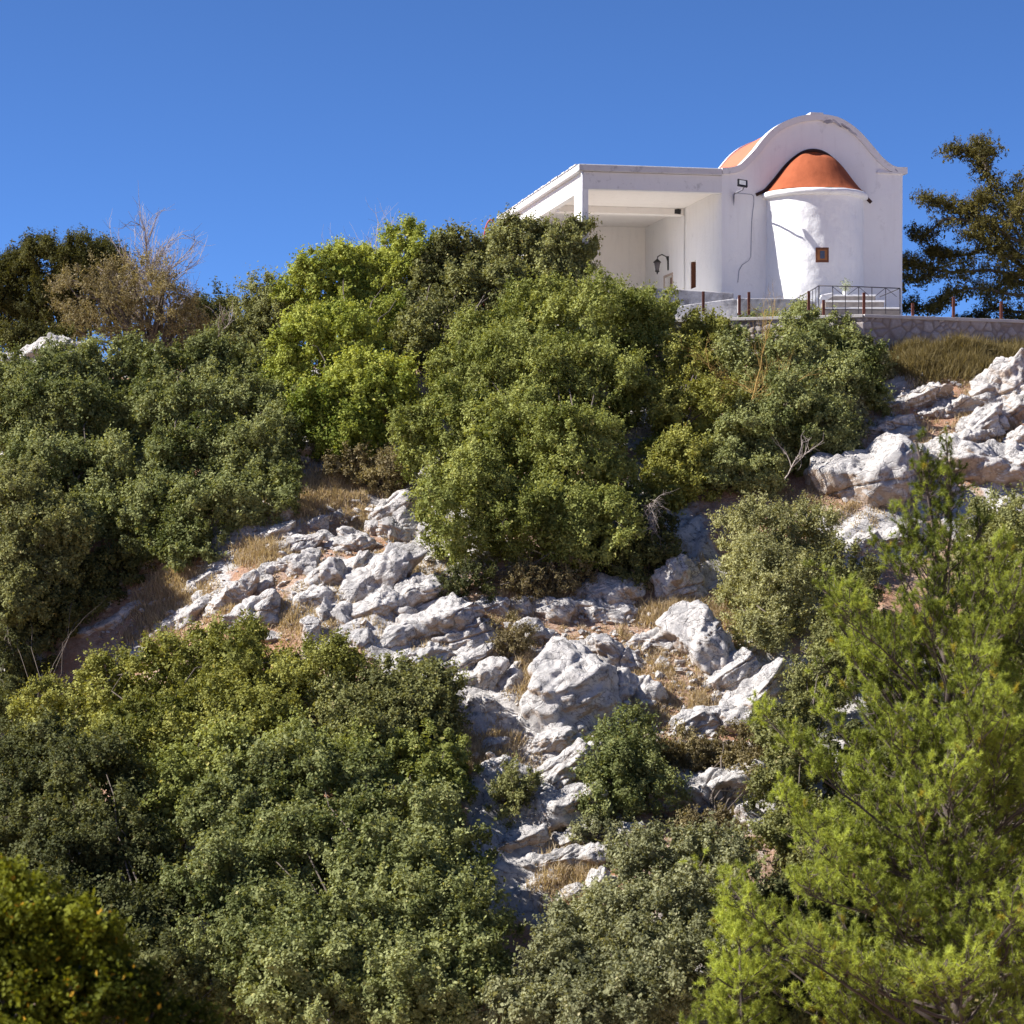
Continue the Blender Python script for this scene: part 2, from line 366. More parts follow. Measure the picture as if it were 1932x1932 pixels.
A4 = lambda c: (232.4 + .3208 * c[0], 852.2 + .3208 * c[1], c[2] * .3208, c[3] * .3208)
A5 = lambda c: (774.7 + .3609 * c[0], 1007.1 + .3609 * c[1], c[2] * .3609, c[3] * .3609)
A6 = lambda c: (1472 + .2405 * c[0], 658.5 + .2405 * c[1], c[2] * .2405, c[3] * .2405)
BL = [
 (A4,(980,310,100,85),20,'small boulder at the upper left rim of the dry grass patch',{}),
 (A4,(935,385,120,70),35,'tilted small slab just below the grass patch rim boulder',{}),
 (A4,(905,475,250,75),25,'long low slab running up to the dry grass patch',{}),
 (A4,(1140,440,170,90),28,'narrow pale slab below the middle of the dry grass patch',{}),
 (A4,(1010,560,230,130),22,'broad white boulder above the rust coloured hollow',{}),
 (A4,(1190,510,110,75),0,'round white stone beside a small shrub above the cleft',{}),
 (A4,(1370,510,160,95),-20,'white boulder bent over the dark cleft',{}),
 (A4,(1300,560,300,110),12,'grey knobbly boulder over the dark horizontal cleft',{}),
 (A4,(1480,470,85,150),70,'upright stone leaning on the round brown faced boulder',{}),
 (A4,(1565,340,230,140),35,'white slab above the round brown faced boulder',{}),
 (A4,(1615,490,175,260),8,'round boulder with a brown stained face under the bushes',{}),
 (A4,(1710,295,130,60),35,'thin slab touching the left foot of the big round bush',{}),
 (A4,(980,690,290,150),18,'long boulder roofing the rust coloured hollow',{}),
 (A4,(1110,640,110,120),-10,'cracked block right of the rust coloured hollow',{}),
 (A4,(1195,745,170,190),75,'rounded grey block standing on the bare soil',{}),
 (A4,(1355,695,250,130),30,'pale slab behind the rounded grey block',{}),
 (A4,(605,615,120,60),10,'shaded grey stone at the edge of the dark gully',{}),
 (A4,(170,655,150,90),0,'dark shaded boulder deep in the gully',{}),
 (A4,(735,380,190,70),10,'shaded flat rock under the hanging branches',{}),
 (A4,(470,765,200,95),25,'pale stone row at the left end of the outcrop',{}),
 (A4,(780,785,150,120),30,'pitted grey stone left of the rust coloured hollow',{}),
 (A4,(610,880,330,120),48,'long leaning slab with a sharp upper edge',{}),
 (A4,(440,930,230,110),45,'white wedge at the foot of the long leaning slab',{}),
 (A4,(780,990,300,220),15,'peaked pale boulder above the lower bushes',{}),
 (A4,(1095,880,175,150),30,'isolated white block on the orange soil',{}),
 (A4,(1440,810,600,210),38,'longest pale ridge slab across the middle outcrop',{'thick':.6}),
 (A4,(1100,1070,110,190),8,'small upright white tooth of rock by the bush tops',{}),
 (A4,(1185,970,55,200),-5,'thin upright flake wedged beside the white tooth',{}),
 (A4,(1270,990,190,190),-50,'brown shaded block under the longest ridge slab',{}),
 (A4,(1690,880,300,230),42,'squat boulder right of the longest ridge slab',{}),
 (A4,(1500,930,210,160),35,'block wedged between two ridge slabs',{}),
 (A4,(200,1070,250,85),32,'left outlying ledge at the edge of the shade',{}),
 (A4,(60,930,150,80),25,'far left pale rock beside dry grass',{}),
 (A4,(120,1180,300,110),25,'bluish shaded slab at the far left of the outcrop',{}),
 (A4,(-60,1010,190,90),28,'low pale ledge stepping down to the far left bushes',{}),
 (A4,(-230,1080,170,70),20,'faint pale rock band end by the far left bushes',{}),
 (A4,(330,990,200,90),35,'pale ledge above the bluish shaded slab',{}),
 (A4,(-140,880,160,90),15,'half hidden rock in the dark gully at left',{}),
 (A4,(1430,1120,140,170),40,'pale block above the light green bush tops',{}),
 (A4,(1570,1100,220,120),32,'ribbed slab in the centre of the lower outcrop',{}),
 (A4,(870,1110,160,100),5,'low pale rock peeping over the lower bushes',{}),
 (A5,(160,450,380,170),24,'big flat pale slab with a sharp overhanging lip',{'thick':1.0}),
 (A5,(420,400,150,120),20,'shaded block right of the overhanging slab',{}),
 (A5,(300,540,330,170),15,'brownish stone under the overhanging slab',{}),
 (A5,(600,400,130,120),15,'shaded grey boulder under the big bush',{}),
 (A5,(745,420,200,190),25,'rugged grey boulder in the shade of the big bush',{}),
 (A5,(650,540,180,150),-25,'square grey block beside a dry shrub',{}),
 (A5,(690,630,95,80),10,'fist shaped white stone below the square block',{}),
 (A5,(60,640,290,110),12,'white ledge above the lower left bushes',{}),
 (A5,(290,660,260,110),25,'wavy ledge joining the white ledge',{}),
 (A5,(1010,330,300,180),10,'shaded cliff rock below the big bush on the right',{}),
 (A5,(1060,430,300,120),-12,'layered pale rock with thin beds',{}),
 (A5,(1010,610,250,130),-15,'pale boulder with a lichen patch above the tallest boulder',{}),
 (A5,(1150,690,420,150),-25,'brown undersided slab right of the tallest boulder',{}),
 (A5,(1420,290,200,330),25,'steep shaded cliff face below the right bushes',{'groove':.05}),
 (A5,(1250,580,240,130),12,'pointed left half of the double peaked overhang',{}),
 (A5,(1440,580,200,150),-8,'pointed right half of the double peaked overhang',{}),
 (A5,(1580,640,260,520),42,'smooth tall slanted slab leaning up to the grey green bush',{'thick':.6}),
 (A5,(1660,750,330,200),30,'white smooth slab end with a dark notch below',{}),
 (A5,(1240,830,150,230),45,'narrow pale blade of rock in the soil hollow',{}),
 (A5,(1070,860,210,230),10,'flat pinkish stone right of the tallest boulder',{}),
 (A5,(800,880,400,520),22,'tallest boulder with a pale left face and grey right face',{'thick':.8,'seed':77}),
 (A5,(730,1110,250,140),20,'low rock at the foot of the tallest boulder',{}),
 (A5,(870,1140,110,150),20,'egg shaped white stone beside the round green shrub',{}),
 (A5,(410,1120,160,100),28,'flat white stone alone on the orange ground',{}),
 (A5,(370,750,240,150),28,'rock pile top left of the tallest boulder',{}),
 (A5,(370,910,140,130),10,'grey round stone in the hollow left of the tallest boulder',{}),
 (A5,(510,790,190,150),35,'white block between dry shrub and tallest boulder',{}),
 (A5,(1450,1010,320,170),32,'grey slab below the smooth slanted slab',{}),
 (A5,(1780,930,420,330),35,'wide fissured white slab beside the pine',{'groove':.05,'thick':.6}),
 (A5,(480,1290,280,230),40,'pale slab around the smallest shrub',{'thick':.5}),
 (A5,(740,1300,420,230),35,'fissured white slab left of the round green shrub',{'thick':.5,'groove':.04}),
 (A5,(700,1480,460,240),25,'broad white slab ending in a dark step',{'thick':.5,'groove':.04}),
 (A5,(1520,1390,500,270),22,'pitted white slab right of the round green shrub',{'thick':.5,'groove':.03}),
 (A5,(780,1730,460,160),16,'lower white ledge over a dark hollow',{}),
 (A5,(1080,1620,260,120),30,'pale ledge below the round green shrub',{}),
 (A5,(830,1890,160,90),35,'small pale rock at the bottom of the outcrop',{}),
 (A5,(1010,1850,150,190),35,'slanted pale rock at the bottom end of the outcrop',{}),
 (A5,(1850,1520,270,160),-25,'light rock behind the pine branches',{}),
 (A5,(1470,1740,120,170),15,'whitish rock peeping through the grey green bushes',{}),
 (A5,(560,1620,260,130),18,'pale slab beside the dark step at the bush edge',{'thick':.5}),
 (A5,(880,1600,300,150),25,'cracked pale slab under the round dark shrub',{'thick':.5}),
 (A5,(640,1400,200,120),30,'pale slab joining the white slabs left of the round shrub',{'thick':.5}),
 (A6,(1740,340,560,330),38,'large jagged white outcrop below the dry grass bank',{'groove':.10}),
 (A6,(1080,410,440,170),20,'row of pale upturned ledges under the brown grass',{'groove':.08}),
 (A6,(1290,500,420,130),20,'second row of ledges below the upturned ones',{'groove':.07}),
 (A6,(1560,640,330,190),35,'sharp crested rock left of the upper gap',{}),
 (A6,(1380,740,420,140),15,'pale shelf above the grooved boulder',{}),
 (A6,(1620,960,640,330),-6,'huge grooved boulder with a dark hollow underneath',{'groove':.11,'thick':.9}),
 (A6,(1000,960,330,330),20,'white rock behind the pine top',{'groove':.08}),
 (A6,(560,1050,520,360),15,'rounded boulder with an undercut brown base',{'thick':1.0}),
 (A6,(1180,1160,380,150),8,'pale rock between the two undercut boulders',{'groove':.05}),
 (A6,(940,1500,300,140),18,'light ledge under the rounded undercut boulder',{}),
 (A6,(600,1570,300,130),25,'pale low rock above the grey green bush',{}),
 (A6,(1880,760,180,180),30,'knobbly white rock at the right edge',{}),
 (A6,(860,610,260,100),12,'dark shaded stones under the ledges',{}),
 (A6,(900,700,240,90),12,'flat shaded stone above the pine top',{}),
 (A6,(1850,520,260,200),35,'striped rock at the right edge under the jagged outcrop',{'groove':.08}),
]
for fn, c, ang, lab, kw in BL:
    px, py, w, h = fn(c)
    if fn is A6: w, h = w * 1.34, h * 1.34
    boulder(px, py, w, h, ang, lab, **kw)
for px, py, w, h, ang, lab in ((60, 682, 150, 62, 22, 'white rock on the left skyline under the umbrella pine'),
                               (10, 692, 70, 50, 0, 'small white rock at the left edge of the skyline'),
                               (298, 682, 30, 45, 10, 'tiny pale rock under the two leaning trunks'),
                               (560, 860, 60, 70, 10, 'grey shaded rock behind the bright bush')):
    boulder(px, py, w, h, ang, lab, seed=int(px) + 3)

# small loose stones, one mesh family copied
protos = []
for k in range(7):
    p, f = boulder_geo(1, .9, .65, 900 + k, 3)
    protos.append(mesh_np('stone', p, f, M['rock'], None, True))
regions = [(330,1120,120,60),(640,980,160,60),(760,1120,200,80),(1000,1230,160,80),(1250,1230,110,60),(1150,1370,120,50),(900,1420,70,40),
           (1330,1400,100,50),(1080,1480,100,60),(1120,1640,90,80),(1700,800,140,60),(1800,900,120,50),(560,1060,120,60)]
for k in range(290):
    rx_, ry_, rw, rh = regions[k % len(regions)]
    px = rx_ + RG.normal() * rw * .5; py = ry_ + RG.normal() * rh * .5
    d = ray_hit(px, py)
    if d is None: continue
    s = float(np.clip(RG.lognormal(-1.45, .5), .1, .6)); c = W(px, py, d)
    o = link('stone', protos[k % 7], None, (c[0], c[1], c[2] + s * .1)); o.scale = (s, s * .9, s * float(RG.uniform(.5, .9)))
    o.rotation_euler = (float(RG.uniform(-.4, .4)), float(-RG.uniform(0, .9)), float(RG.uniform(0, 6.3)))
    tag(o, 'loose pale limestone fragment among the boulders', 'stone', 'loose stones on the slope')

gb = ico(1); gv, gf = [], []
rg_ = np.random.default_rng(77); cnt = 0
for k in range(5200):
    rx_, ry_, rw, rh = regions[k % len(regions)]
    x_ = (rx_ + rg_.normal() * rw * .8 - 966) / F; 
    h_ = ray_hit(x_ * F + 966, ry_ + rg_.normal() * rh * .8) if k % 4 == 0 else h_ + rg_.normal() * .4 if h_ else None
    if h_ is None: h_ = 66.
    X_, Y_ = x_ * h_, h_; s_ = float(np.clip(rg_.lognormal(-3.1, .5), .015, .13))
    v_ = gb[0] * (1 + .35 * rg_.normal(size=(len(gb[0]), 1))) * [s_, s_, s_ * .7] + [X_, Y_, float(terrain(X_, Y_)) + s_ * .2]
    gv.append(v_); gf.append(gb[1] + cnt); cnt += len(v_)
tag(link('gravel', mesh_np('gravel', np.concatenate(gv), np.concatenate(gf), M['rock'])), 'broken pale limestone rubble scattered on the soil', 'gravel', kind='stuff')

# ------------------------------------------------------------------ foliage
def leaves(cent, nor, size, aspect, rg, full=True):
    """rhombic leaves, returns verts,(n,4) faces"""
    n = len(cent)
    a = nrm(np.cross(nor, rg.normal(size=(n, 3)))); b = np.cross(nor, a)
    L = size[:, None] * .5; Wd = L * aspect
    if full: v = np.stack([cent - a * L - b * Wd * .55, cent + a * L * .75 - b * Wd, cent + a * L + b * Wd * .6, cent - a * L * .5 + b * Wd + nor * L * .15], 1)
    else: v = np.stack([cent - a * L, cent + b * Wd + nor * L * .15, cent + a * L, cent - b * Wd + nor * L * .15], 1)
    return v.reshape(-1, 3), np.arange(4 * n).reshape(n, 4)

def crown_points(ells, rc, dens, rg, ground=True, back=.35, lump=.22, puff=.62):
    P, Nn, I = [], [], []
    for k, (c, r) in enumerate(ells):
        area = 4 * math.pi * ((r[0]*r[1]) ** 1.6 / 3 + (r[0]*r[2]) ** 1.6 / 3 + (r[1]*r[2]) ** 1.6 / 3) ** (1/1.6)
        n = max(8, int(dens * area / (rc * rc * 1.25)))
        d = nrm(rg.normal(size=(n, 3)))
        q = c + d * r
        lf = 1 + lump * fbm(q * .75 + 3.1, 3) * 1.6 + .10 * vnoise(q * 2.1)
        dep = rg.random(n); rr = np.where(dep < .72, rg.uniform(.93, 1.04, n), rg.uniform(.62, .93, n))
        rr = np.where(rg.random(n) < .05, rr + rg.uniform(.02, .10, n), rr)
        p = c + d * r * (rr * lf)[:, None]
        # foliage gathers in rounded puffs
        ns = max(6, int(area / (puff * puff * 2.2))); sd = c + nrm(rg.normal(size=(ns, 3))) * r
        rs = puff * rg.uniform(.7, 1.3, ns)
        D_ = np.linalg.norm(p[:, None] - sd[None], axis=2) / rs[None]; jn = D_.argmin(1); dm = D_.min(1)
        bump = np.sqrt(np.clip(1 - dm * dm, 0, 1)); up_ = nrm(d / r + [0, 0, .25])
        p = p + up_ * (bump * rs[jn] * 1.05 - puff * .55)[:, None]
        nv = nrm(d / r * .6 + (p - sd[jn]) / rs[jn][:, None] * .9)
        keep = np.ones(n, bool)
        for j, (c2, r2) in enumerate(ells):
            if j != k: keep &= np.linalg.norm((p - c2) / r2, axis=1) > .80
        if ground: keep &= p[:, 2] > terrain(p[:, 0], p[:, 1], False) - .15
        keep &= ~((d[:, 1] > .35) & (rg.random(n) > back))
        keep &= ~((d[:, 2] < -.5) & (rg.random(n) > .6))
        P.append(p[keep]); Nn.append(nv[keep])
    return np.concatenate(P), np.concatenate(Nn)

def foliage(name, mat, P, Nn, rc, leaf, per, rg, parent, org, aspect=.55, upb=.35, jit=.9, tintn=.5, spiky=0., cc=.02, inner=.10, full=True):
    C = len(P); R = rc * rg.uniform(.55, 1.35, C)
    K = per
    ax = nrm(Nn + np.array([0, 0, upb]) + rg.normal(size=(C, 3)) * .25)
    d = nrm(rg.normal(size=(C, K, 3)) + ax[:, None] * .75)
    rr = rg.random((C, K)) ** .55
    p = P[:, None] + d * (rr * R[:, None])[..., None]
    if spiky:   # shoots that stick out of the clump along its axis
        t = rg.random((C, K)) ** 1.2
        m = rg.random((C, K)) < spiky
        sh = nrm(rg.normal(size=(C, 5, 3)) * .5 + ax[:, None] * 1.0 + np.array([0, 0, .3]))[np.arange(C)[:, None], rg.integers(0, 5, (C, K))]
        p = np.where(m[..., None], P[:, None] + sh * (t * R[:, None] * 1.9)[..., None] + rg.normal(size=(C, K, 3)) * leaf * .45, p)
    nn = nrm(d * .55 + ax[:, None] * .35 + np.array([0, 0, .2]) + rg.normal(size=(C, K, 3)) * jit)
    p = p.reshape(-1, 3); nn = nn.reshape(-1, 3)
    sz = leaf * np.clip(rg.lognormal(-.05, .30, len(p)), .5, 1.6)
    if inner:   # larger leaves deep inside the crown close it against the light
        k = rg.random(len(p)) < inner; p = p.copy(); p[k] -= np.repeat(Nn, K, 0)[k] * rg.uniform(.5, 1.1, (k.sum(), 1)) * (rc * 2.6); sz[k] *= 2.0
    v, f = leaves(p, nn, sz, aspect, rg, full)
    ct = .48 + .9 * fbm(P * .55 + 11, 2) * tintn + .5 * vnoise(P * 1.5 + 4) * tintn + rg.normal(size=C) * .13
    t = np.clip(np.repeat(ct, K) * .82 + rg.normal(size=len(p)) * .10, 0, .84)
    t = np.where(rg.random(len(p)) < cc, .95, t)
    o = link(name, mesh_np(name, v - org, f, mat, {'tint': np.repeat(t, 4)}), parent)
    return o

def limbs(base, targets, r0, rg, mb, wig=.12):
    for t in targets:
        n = 7; s = np.linspace(0, 1, n)[:, None]
        mid = base + (t - base) * s; mid[:, 2] += np.sin(s[:, 0] * math.pi) * .12 * np.linalg.norm(t - base)
        mid[1:-1] += rg.normal(size=(n - 2, 3)) * wig
        mb.tube(mid, np.linspace(r0 * rg.uniform(.5, 1), r0 * .18, n), 5)

# colours (linear base)
C_ = {
 'holm':   ((.125, .150, .030), (.440, .465, .150), (.54, .46, .16)),
 'bright': ((.140, .185, .026), (.480, .510, .115), (.54, .48, .12)),
 'olive':  ((.115, .122, .046), (.340, .345, .135), (.44, .36, .17)),
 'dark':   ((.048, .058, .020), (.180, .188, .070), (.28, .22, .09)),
 'mid':    ((.098, .122, .034), (.370, .390, .165), (.48, .42, .15)),
 'grey':   ((.180, .182, .082), (.500, .490, .230), (.54, .48, .30)),
 'sage':   ((.130, .138, .070), (.400, .400, .215), (.42, .37, .22)),
 'gold':   ((.045, .060, .006), (.200, .215, .016), (.65, .32, .03)),
 'brownol':((.150, .120, .064), (.370, .310, .155), (.50, .42, .30)),
 'pineumb':((.045, .048, .014), (.145, .140, .036), (.18, .15, .05)),
 'yel':    ((.135, .148, .032), (.460, .455, .125), (.56, .46, .16)),
}
MS = {k: leafmat('leaves_' + k, *v) for k, v in C_.items()}

NB = 0
def shrub(name, label, cat, kind, ells, d=None, rc=.21, leaf=.060, per=95, dens=1.0, group=None, seed=None, base=None, ground=True,
          limbn=9, back=.4, lump=.22, spiky=0., aspect=.55, depth=.85, dd=0., bark='bark', r0=.05, part='crown', tn=.5, jit=.5, showlimbs=False, puff=.52, inner=.08, full=True, lm=1.04, fit=.88):
    global NB; NB += 1
    rg = np.random.default_rng(seed or 100 + NB)
    E = []
    for e in ells:
        cx, cy, rx, ry = e[:4]; ed = e[4] if len(e) > 4 else 0.
        if d is None:
            h = ray_hit(cx, cy + ry * .62)
            if h is None: h = 77.
            dist = h - rx / F * h * .15 + ed + dd
        else: dist = d + ed
        s = dist / F
        E.append((W(cx, cy, dist), fit * np.array([rx * s, max(rx, ry) * .5 * s * depth + rx * .5 * s * depth, ry * s])))
    cs = np.array([c for c, r in E])
    if base is None:
        k = int(np.argmin([c[2] - r[2] for c, r in E])); b = E[k][0].copy(); b[1] += .1
    else: b = W(*base)
    b[2] = float(terrain(b[0], b[1])) - .05
    root = thing(name, label, cat, tuple(b), group)
    P, Nn = crown_points(E, rc, dens, rg, ground, back, lump, puff)
    foliage(part, MS[kind] if isinstance(kind, str) else kind, P, Nn, rc, leaf * lm, int(per * 1.9), rg, root, b, aspect * 1.2, .35, jit, tn, spiky, inner=inner, full=full)
    mb = MB(); tg = [c + (P[rg.integers(len(P))] - c) * .75 for c, r in E]
    tg += [P[rg.integers(len(P))] * (.6 if not showlimbs else 1.) + cs[rg.integers(len(cs))] * (.4 if not showlimbs else 0.) for _ in range(limbn)]
    limbs(b, tg, r0, rg, mb)
    tw = mb   # stray dry twigs poking out of the crown
    for _ in range(int(6 + 1.6 * len(E) * 2)):
        k = rg.integers(len(P)); a_ = P[k]; dr_ = nrm(Nn[k] + rg.normal(size=3) * .5 + [0, 0, .5]); L_ = rg.uniform(.2, .42)
        pts = a_ - dr_ * L_ * .6 + dr_ * L_ * 1.5 * np.linspace(0, 1, 4)[:, None] + np.vstack([[0, 0, 0], rg.normal(size=(3, 3)) * .03])
        tw.tube(pts, [.012, .010, .007, .004], 3, cap=False)
        for _j in range(3): tw.tube([pts[2], pts[2] + nrm(dr_ + rg.normal(size=3) * .7) * L_ * .4], [.006, .003], 3, cap=False)
    mb.build('trunk', M[bark], root, smooth=True)
    return root

SH = 'evergreen bushes on the hillside'
def S(label, kind, ells, **k):
    k.setdefault('group', SH); k.setdefault('name', 'evergreen_bush'); k.setdefault('cat', 'bush')
    n = k.pop('name'); c = k.pop('cat')
    return shrub(n, label, c, kind, ells, **k)

# --- upper hillside
S('large bright yellow green bush at the crest left of the centre', 'bright',
  [(690,520,85,70,1.5),(620,560,85,90,.8),(770,500,70,60,2),(620,680,105,110),(680,620,90,90),(700,760,85,90),(620,800,70,90),(575,720,60,70),(650,830,60,60)], rc=.22, leaf=.062, lump=.3, aspect=.6, spiky=.3, per=105)
S('grey green bush between the bright bush and the porch pillar', 'olive',
  [(905,512,105,66,2.2),(1000,492,95,64,2.0),(1065,490,52,75,2.0),(850,580,100,80,.8),(950,560,110,70,.8),(800,650,70,70),(1040,560,60,50,1.2)], rc=0.21, leaf=.07, lump=.28, spiky=.3, name='olive_tree', cat='tree', group='trees by the porch')
S('huge rounded olive green bush in the middle of the hillside', 'holm',
  [(1080,620,150,85,.5),(960,650,95,75,.5),(1190,615,85,70,1),(900,740,105,90),(1020,740,130,110),(1135,740,100,100),(840,830,100,90),(960,860,130,100),(1080,880,110,110),(880,960,95,100),(1000,980,120,90),(1110,1000,75,80)],
  rc=0.22, leaf=.056, lump=.34, spiky=.3, dens=1.1, dd=-.9, name='holm_oak', cat='tree', group='rounded evergreen trees')
S('tall yellowish green bush right of the huge rounded one', 'yel',
  [(1325,640,55,45,.9),(1300,710,68,65,.6),(1275,800,58,80,.6),(1255,880,42,65,.5),(1330,790,55,80),(1300,880,60,60),(1270,930,50,50)], rc=0.21, lump=.3, spiky=.3)
S('dark green bush below the terrace wall with yellow dead twigs', 'mid',
  [(1460,630,80,45,.2),(1540,660,75,60),(1450,700,95,80),(1570,740,90,75),(1480,790,100,80),(1420,850,75,70),(1540,840,85,60),(1610,700,50,60),(1400,900,60,55)], rc=0.20, leaf=.057, lump=.26, spiky=.3, tn=.7)
S('small bush fronting the terrace wall foot on its right', 'sage', [(1640,700,40,40),(1600,780,45,50),(1580,840,50,40)], rc=.2, leaf=.06, spiky=.3)
S('pale grey green shrub between the rounded boulder and the slanted slab', 'grey',
  [(1465,1020,90,75),(1420,1060,60,80),(1520,1030,55,65),(1450,1120,85,70),(1500,1130,50,80),(1440,1190,55,40)], rc=.22, leaf=.055, lump=.25, spiky=.6, aspect=.4)
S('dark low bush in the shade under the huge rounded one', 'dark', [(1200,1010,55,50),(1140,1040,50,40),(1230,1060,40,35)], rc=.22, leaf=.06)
S('olive bush behind the bright one at the crest', 'olive', [(500,590,60,55,1.5),(450,640,55,50,1),(540,620,50,60,1),(480,670,60,40)], rc=0.22, spiky=.3, lump=.3)
S('green bush mass at the upper left below the umbrella pine', 'mid',
  [(110,730,110,70),(220,710,80,60),(60,800,95,80),(170,800,95,80),(80,890,90,70),(190,900,90,80),(150,980,80,70),(20,740,60,50)], rc=0.22, leaf=.062, lump=.34, spiky=.25, dens=1.05)
S('green bush mass in the upper left middle below the bare tree', 'mid',
  [(330,700,80,60),(420,700,70,60),(290,790,80,80),(400,790,100,80),(490,780,70,80),(340,880,90,80),(450,880,90,70),(520,850,55,60),(300,960,80,60),(410,960,80,55),(490,940,60,50)], rc=0.22, leaf=.062, lump=.34, spiky=.25, dens=1.05)
S('low leafy bush under the shaded left bushes beside the gully', 'mid', [(330,1020,48,40),(370,1040,40,28)], rc=.2, leaf=.07, spiky=.4)
S('yellowish bush at the far left edge', 'olive', [(50,960,100,75),(90,1030,85,75),(30,1080,70,60),(20,1140,60,60)], rc=0.19, leaf=.06, lump=.25, dd=-1.5, spiky=.3)
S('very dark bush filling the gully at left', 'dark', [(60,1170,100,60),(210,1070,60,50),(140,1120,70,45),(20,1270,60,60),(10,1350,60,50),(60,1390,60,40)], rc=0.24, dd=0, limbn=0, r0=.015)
S('brownish small shrub at the foot of the bright bush', 'brownol', [(680,890,60,35),(740,900,40,35)], rc=.18, leaf=.05, spiky=.4)
# --- lower hillside
S('light olive bush along the lower edge of the outcrop', 'yel',
  [(420,1240,75,50),(330,1300,85,70),(470,1290,80,70),(215,1310,70,60),(140,1360,80,60),(560,1280,70,55),(370,1370,100,80),(250,1400,90,80),(500,1380,80,70),(640,1270,55,50)], rc=0.21, leaf=.057, lump=.3, spiky=.35, dd=-.6, tn=.6)
S('grey olive bush between the light bush and the outcrop', 'olive', [(660,1340,75,65),(740,1310,60,50),(800,1350,75,55),(720,1400,80,60),(830,1310,45,45)], rc=0.19, leaf=.06, spiky=.4, dd=-.4)
S('round green bush top in front of the fallen rocks', 'holm', [(800,1440,70,55),(770,1500,80,60),(825,1500,36,36)], rc=0.20, dd=-.3)
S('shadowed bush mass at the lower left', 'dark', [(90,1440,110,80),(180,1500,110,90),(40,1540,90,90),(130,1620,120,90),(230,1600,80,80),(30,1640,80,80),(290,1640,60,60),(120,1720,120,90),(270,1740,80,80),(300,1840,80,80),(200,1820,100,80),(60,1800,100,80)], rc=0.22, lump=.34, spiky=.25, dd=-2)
S('huge billowing green bush at the bottom centre', 'mid',
  [(520,1480,100,75),(640,1490,105,80),(780,1560,100,80),(440,1570,100,80),(580,1600,120,90),(720,1660,120,90),(835,1630,58,55),(420,1680,100,80),(540,1740,120,90),(680,1800,130,95),(815,1745,100,80),(870,1715,62,54),(440,1820,110,85),(560,1880,120,90),(760,1900,130,80),(900,1830,85,75),(915,1765,45,38)],
  rc=0.22, leaf=.062, lump=.38, spiky=.25, dd=-1.9, depth=.72, dens=1.1, name='holm_oak', cat='tree', group='rounded evergreen trees', per=100)
S('green bush behind the huge bottom one at its upper edge', 'holm', [(420,1470,90,70),(340,1520,80,80),(650,1430,70,50),(560,1440,60,50)], rc=0.21, dd=-1.8, spiky=.3)
S('sage green bush at the bottom right of the centre', 'sage',
  [(1230,1640,75,50),(1330,1640,85,60),(1150,1740,90,65),(1270,1740,100,75),(1380,1720,75,80),(1080,1820,100,75),(1220,1850,120,90),(1350,1840,90,90),(1010,1900,90,60),(1130,1920,110,70)], rc=0.19, leaf=.055, lump=.26, spiky=.45, dd=-2)
S('round dark green shrub standing on the pale slabs', 'mid', [(1175,1420,78,45),(1150,1470,60,55),(1210,1470,65,55),(1170,1520,60,35)], rc=.18, leaf=.05, spiky=.4, lump=.25, group='small shrubs on the rocks')
S('smallest green shrub on the white slab', 'olive', [(972,1490,30,30),(968,1512,22,20)], rc=.12, leaf=.04, spiky=.4, group='small shrubs on the rocks', per=70, r0=.03)
S('little grey green shrub below the round dark one', 'sage', [(1125,1580,32,24)], rc=.12, leaf=.04, spiky=.4, group='small shrubs on the rocks', per=70, r0=.03)
S('low olive shrub bank right of the round dark shrub', 'brownol', [(1300,1425,42,18),(1370,1420,50,20),(1425,1455,30,34),(1340,1572,46,14)], rc=.16, leaf=.045, spiky=.6, group='small shrubs on the rocks')
S('dark olive bush left of the pine on the slope', 'olive', [(1500,1390,60,70),(1490,1480,60,80),(1530,1560,60,70),(1560,1300,60,70),(1600,1200,60,80),(1600,1110,50,60),(1480,1600,60,60)], rc=0.19, leaf=.055, spiky=.4, dd=-.8)
S('olive brown bush at the right edge beside the pine top', 'olive', [(1900,1000,70,70),(1880,1100,80,90),(1930,1080,60,110),(1900,1220,80,90),(1850,1180,60,60)], rc=.22, leaf=.055, spiky=.35, dd=-3)
S('shadowed bush behind the pine at the lower right', 'dark', [(1880,1380,90,100),(1700,1450,120,110),(1900,1560,90,110),(1650,1650,110,110),(1850,1750,110,120),(1560,1750,110,90),(1650,1880,130,80),(1880,1900,100,80),(1480,1880,80,80)], rc=0.24, leaf=.07, dd=-1.5)
S('brown dry shrub beside the square grey block', 'brownol', [(965,1215,38,32)], rc=.13, leaf=.035, spiky=.7, group='dry shrubs on the rocks', per=60, r0=.03)
S('brown dry shrub hanging under the bush edge', 'brownol', [(1000,1110,45,28),(1060,1090,40,24)], rc=.13, leaf=.035, spiky=.7, group='dry shrubs on the rocks', per=60, r0=.03)
S('dark green shrub clinging to the rock under the huge bush', 'dark', [(1190,1080,40,26),(880,1105,40,24)], rc=.15, leaf=.045, spiky=.5, group='dry shrubs on the rocks', r0=.03)

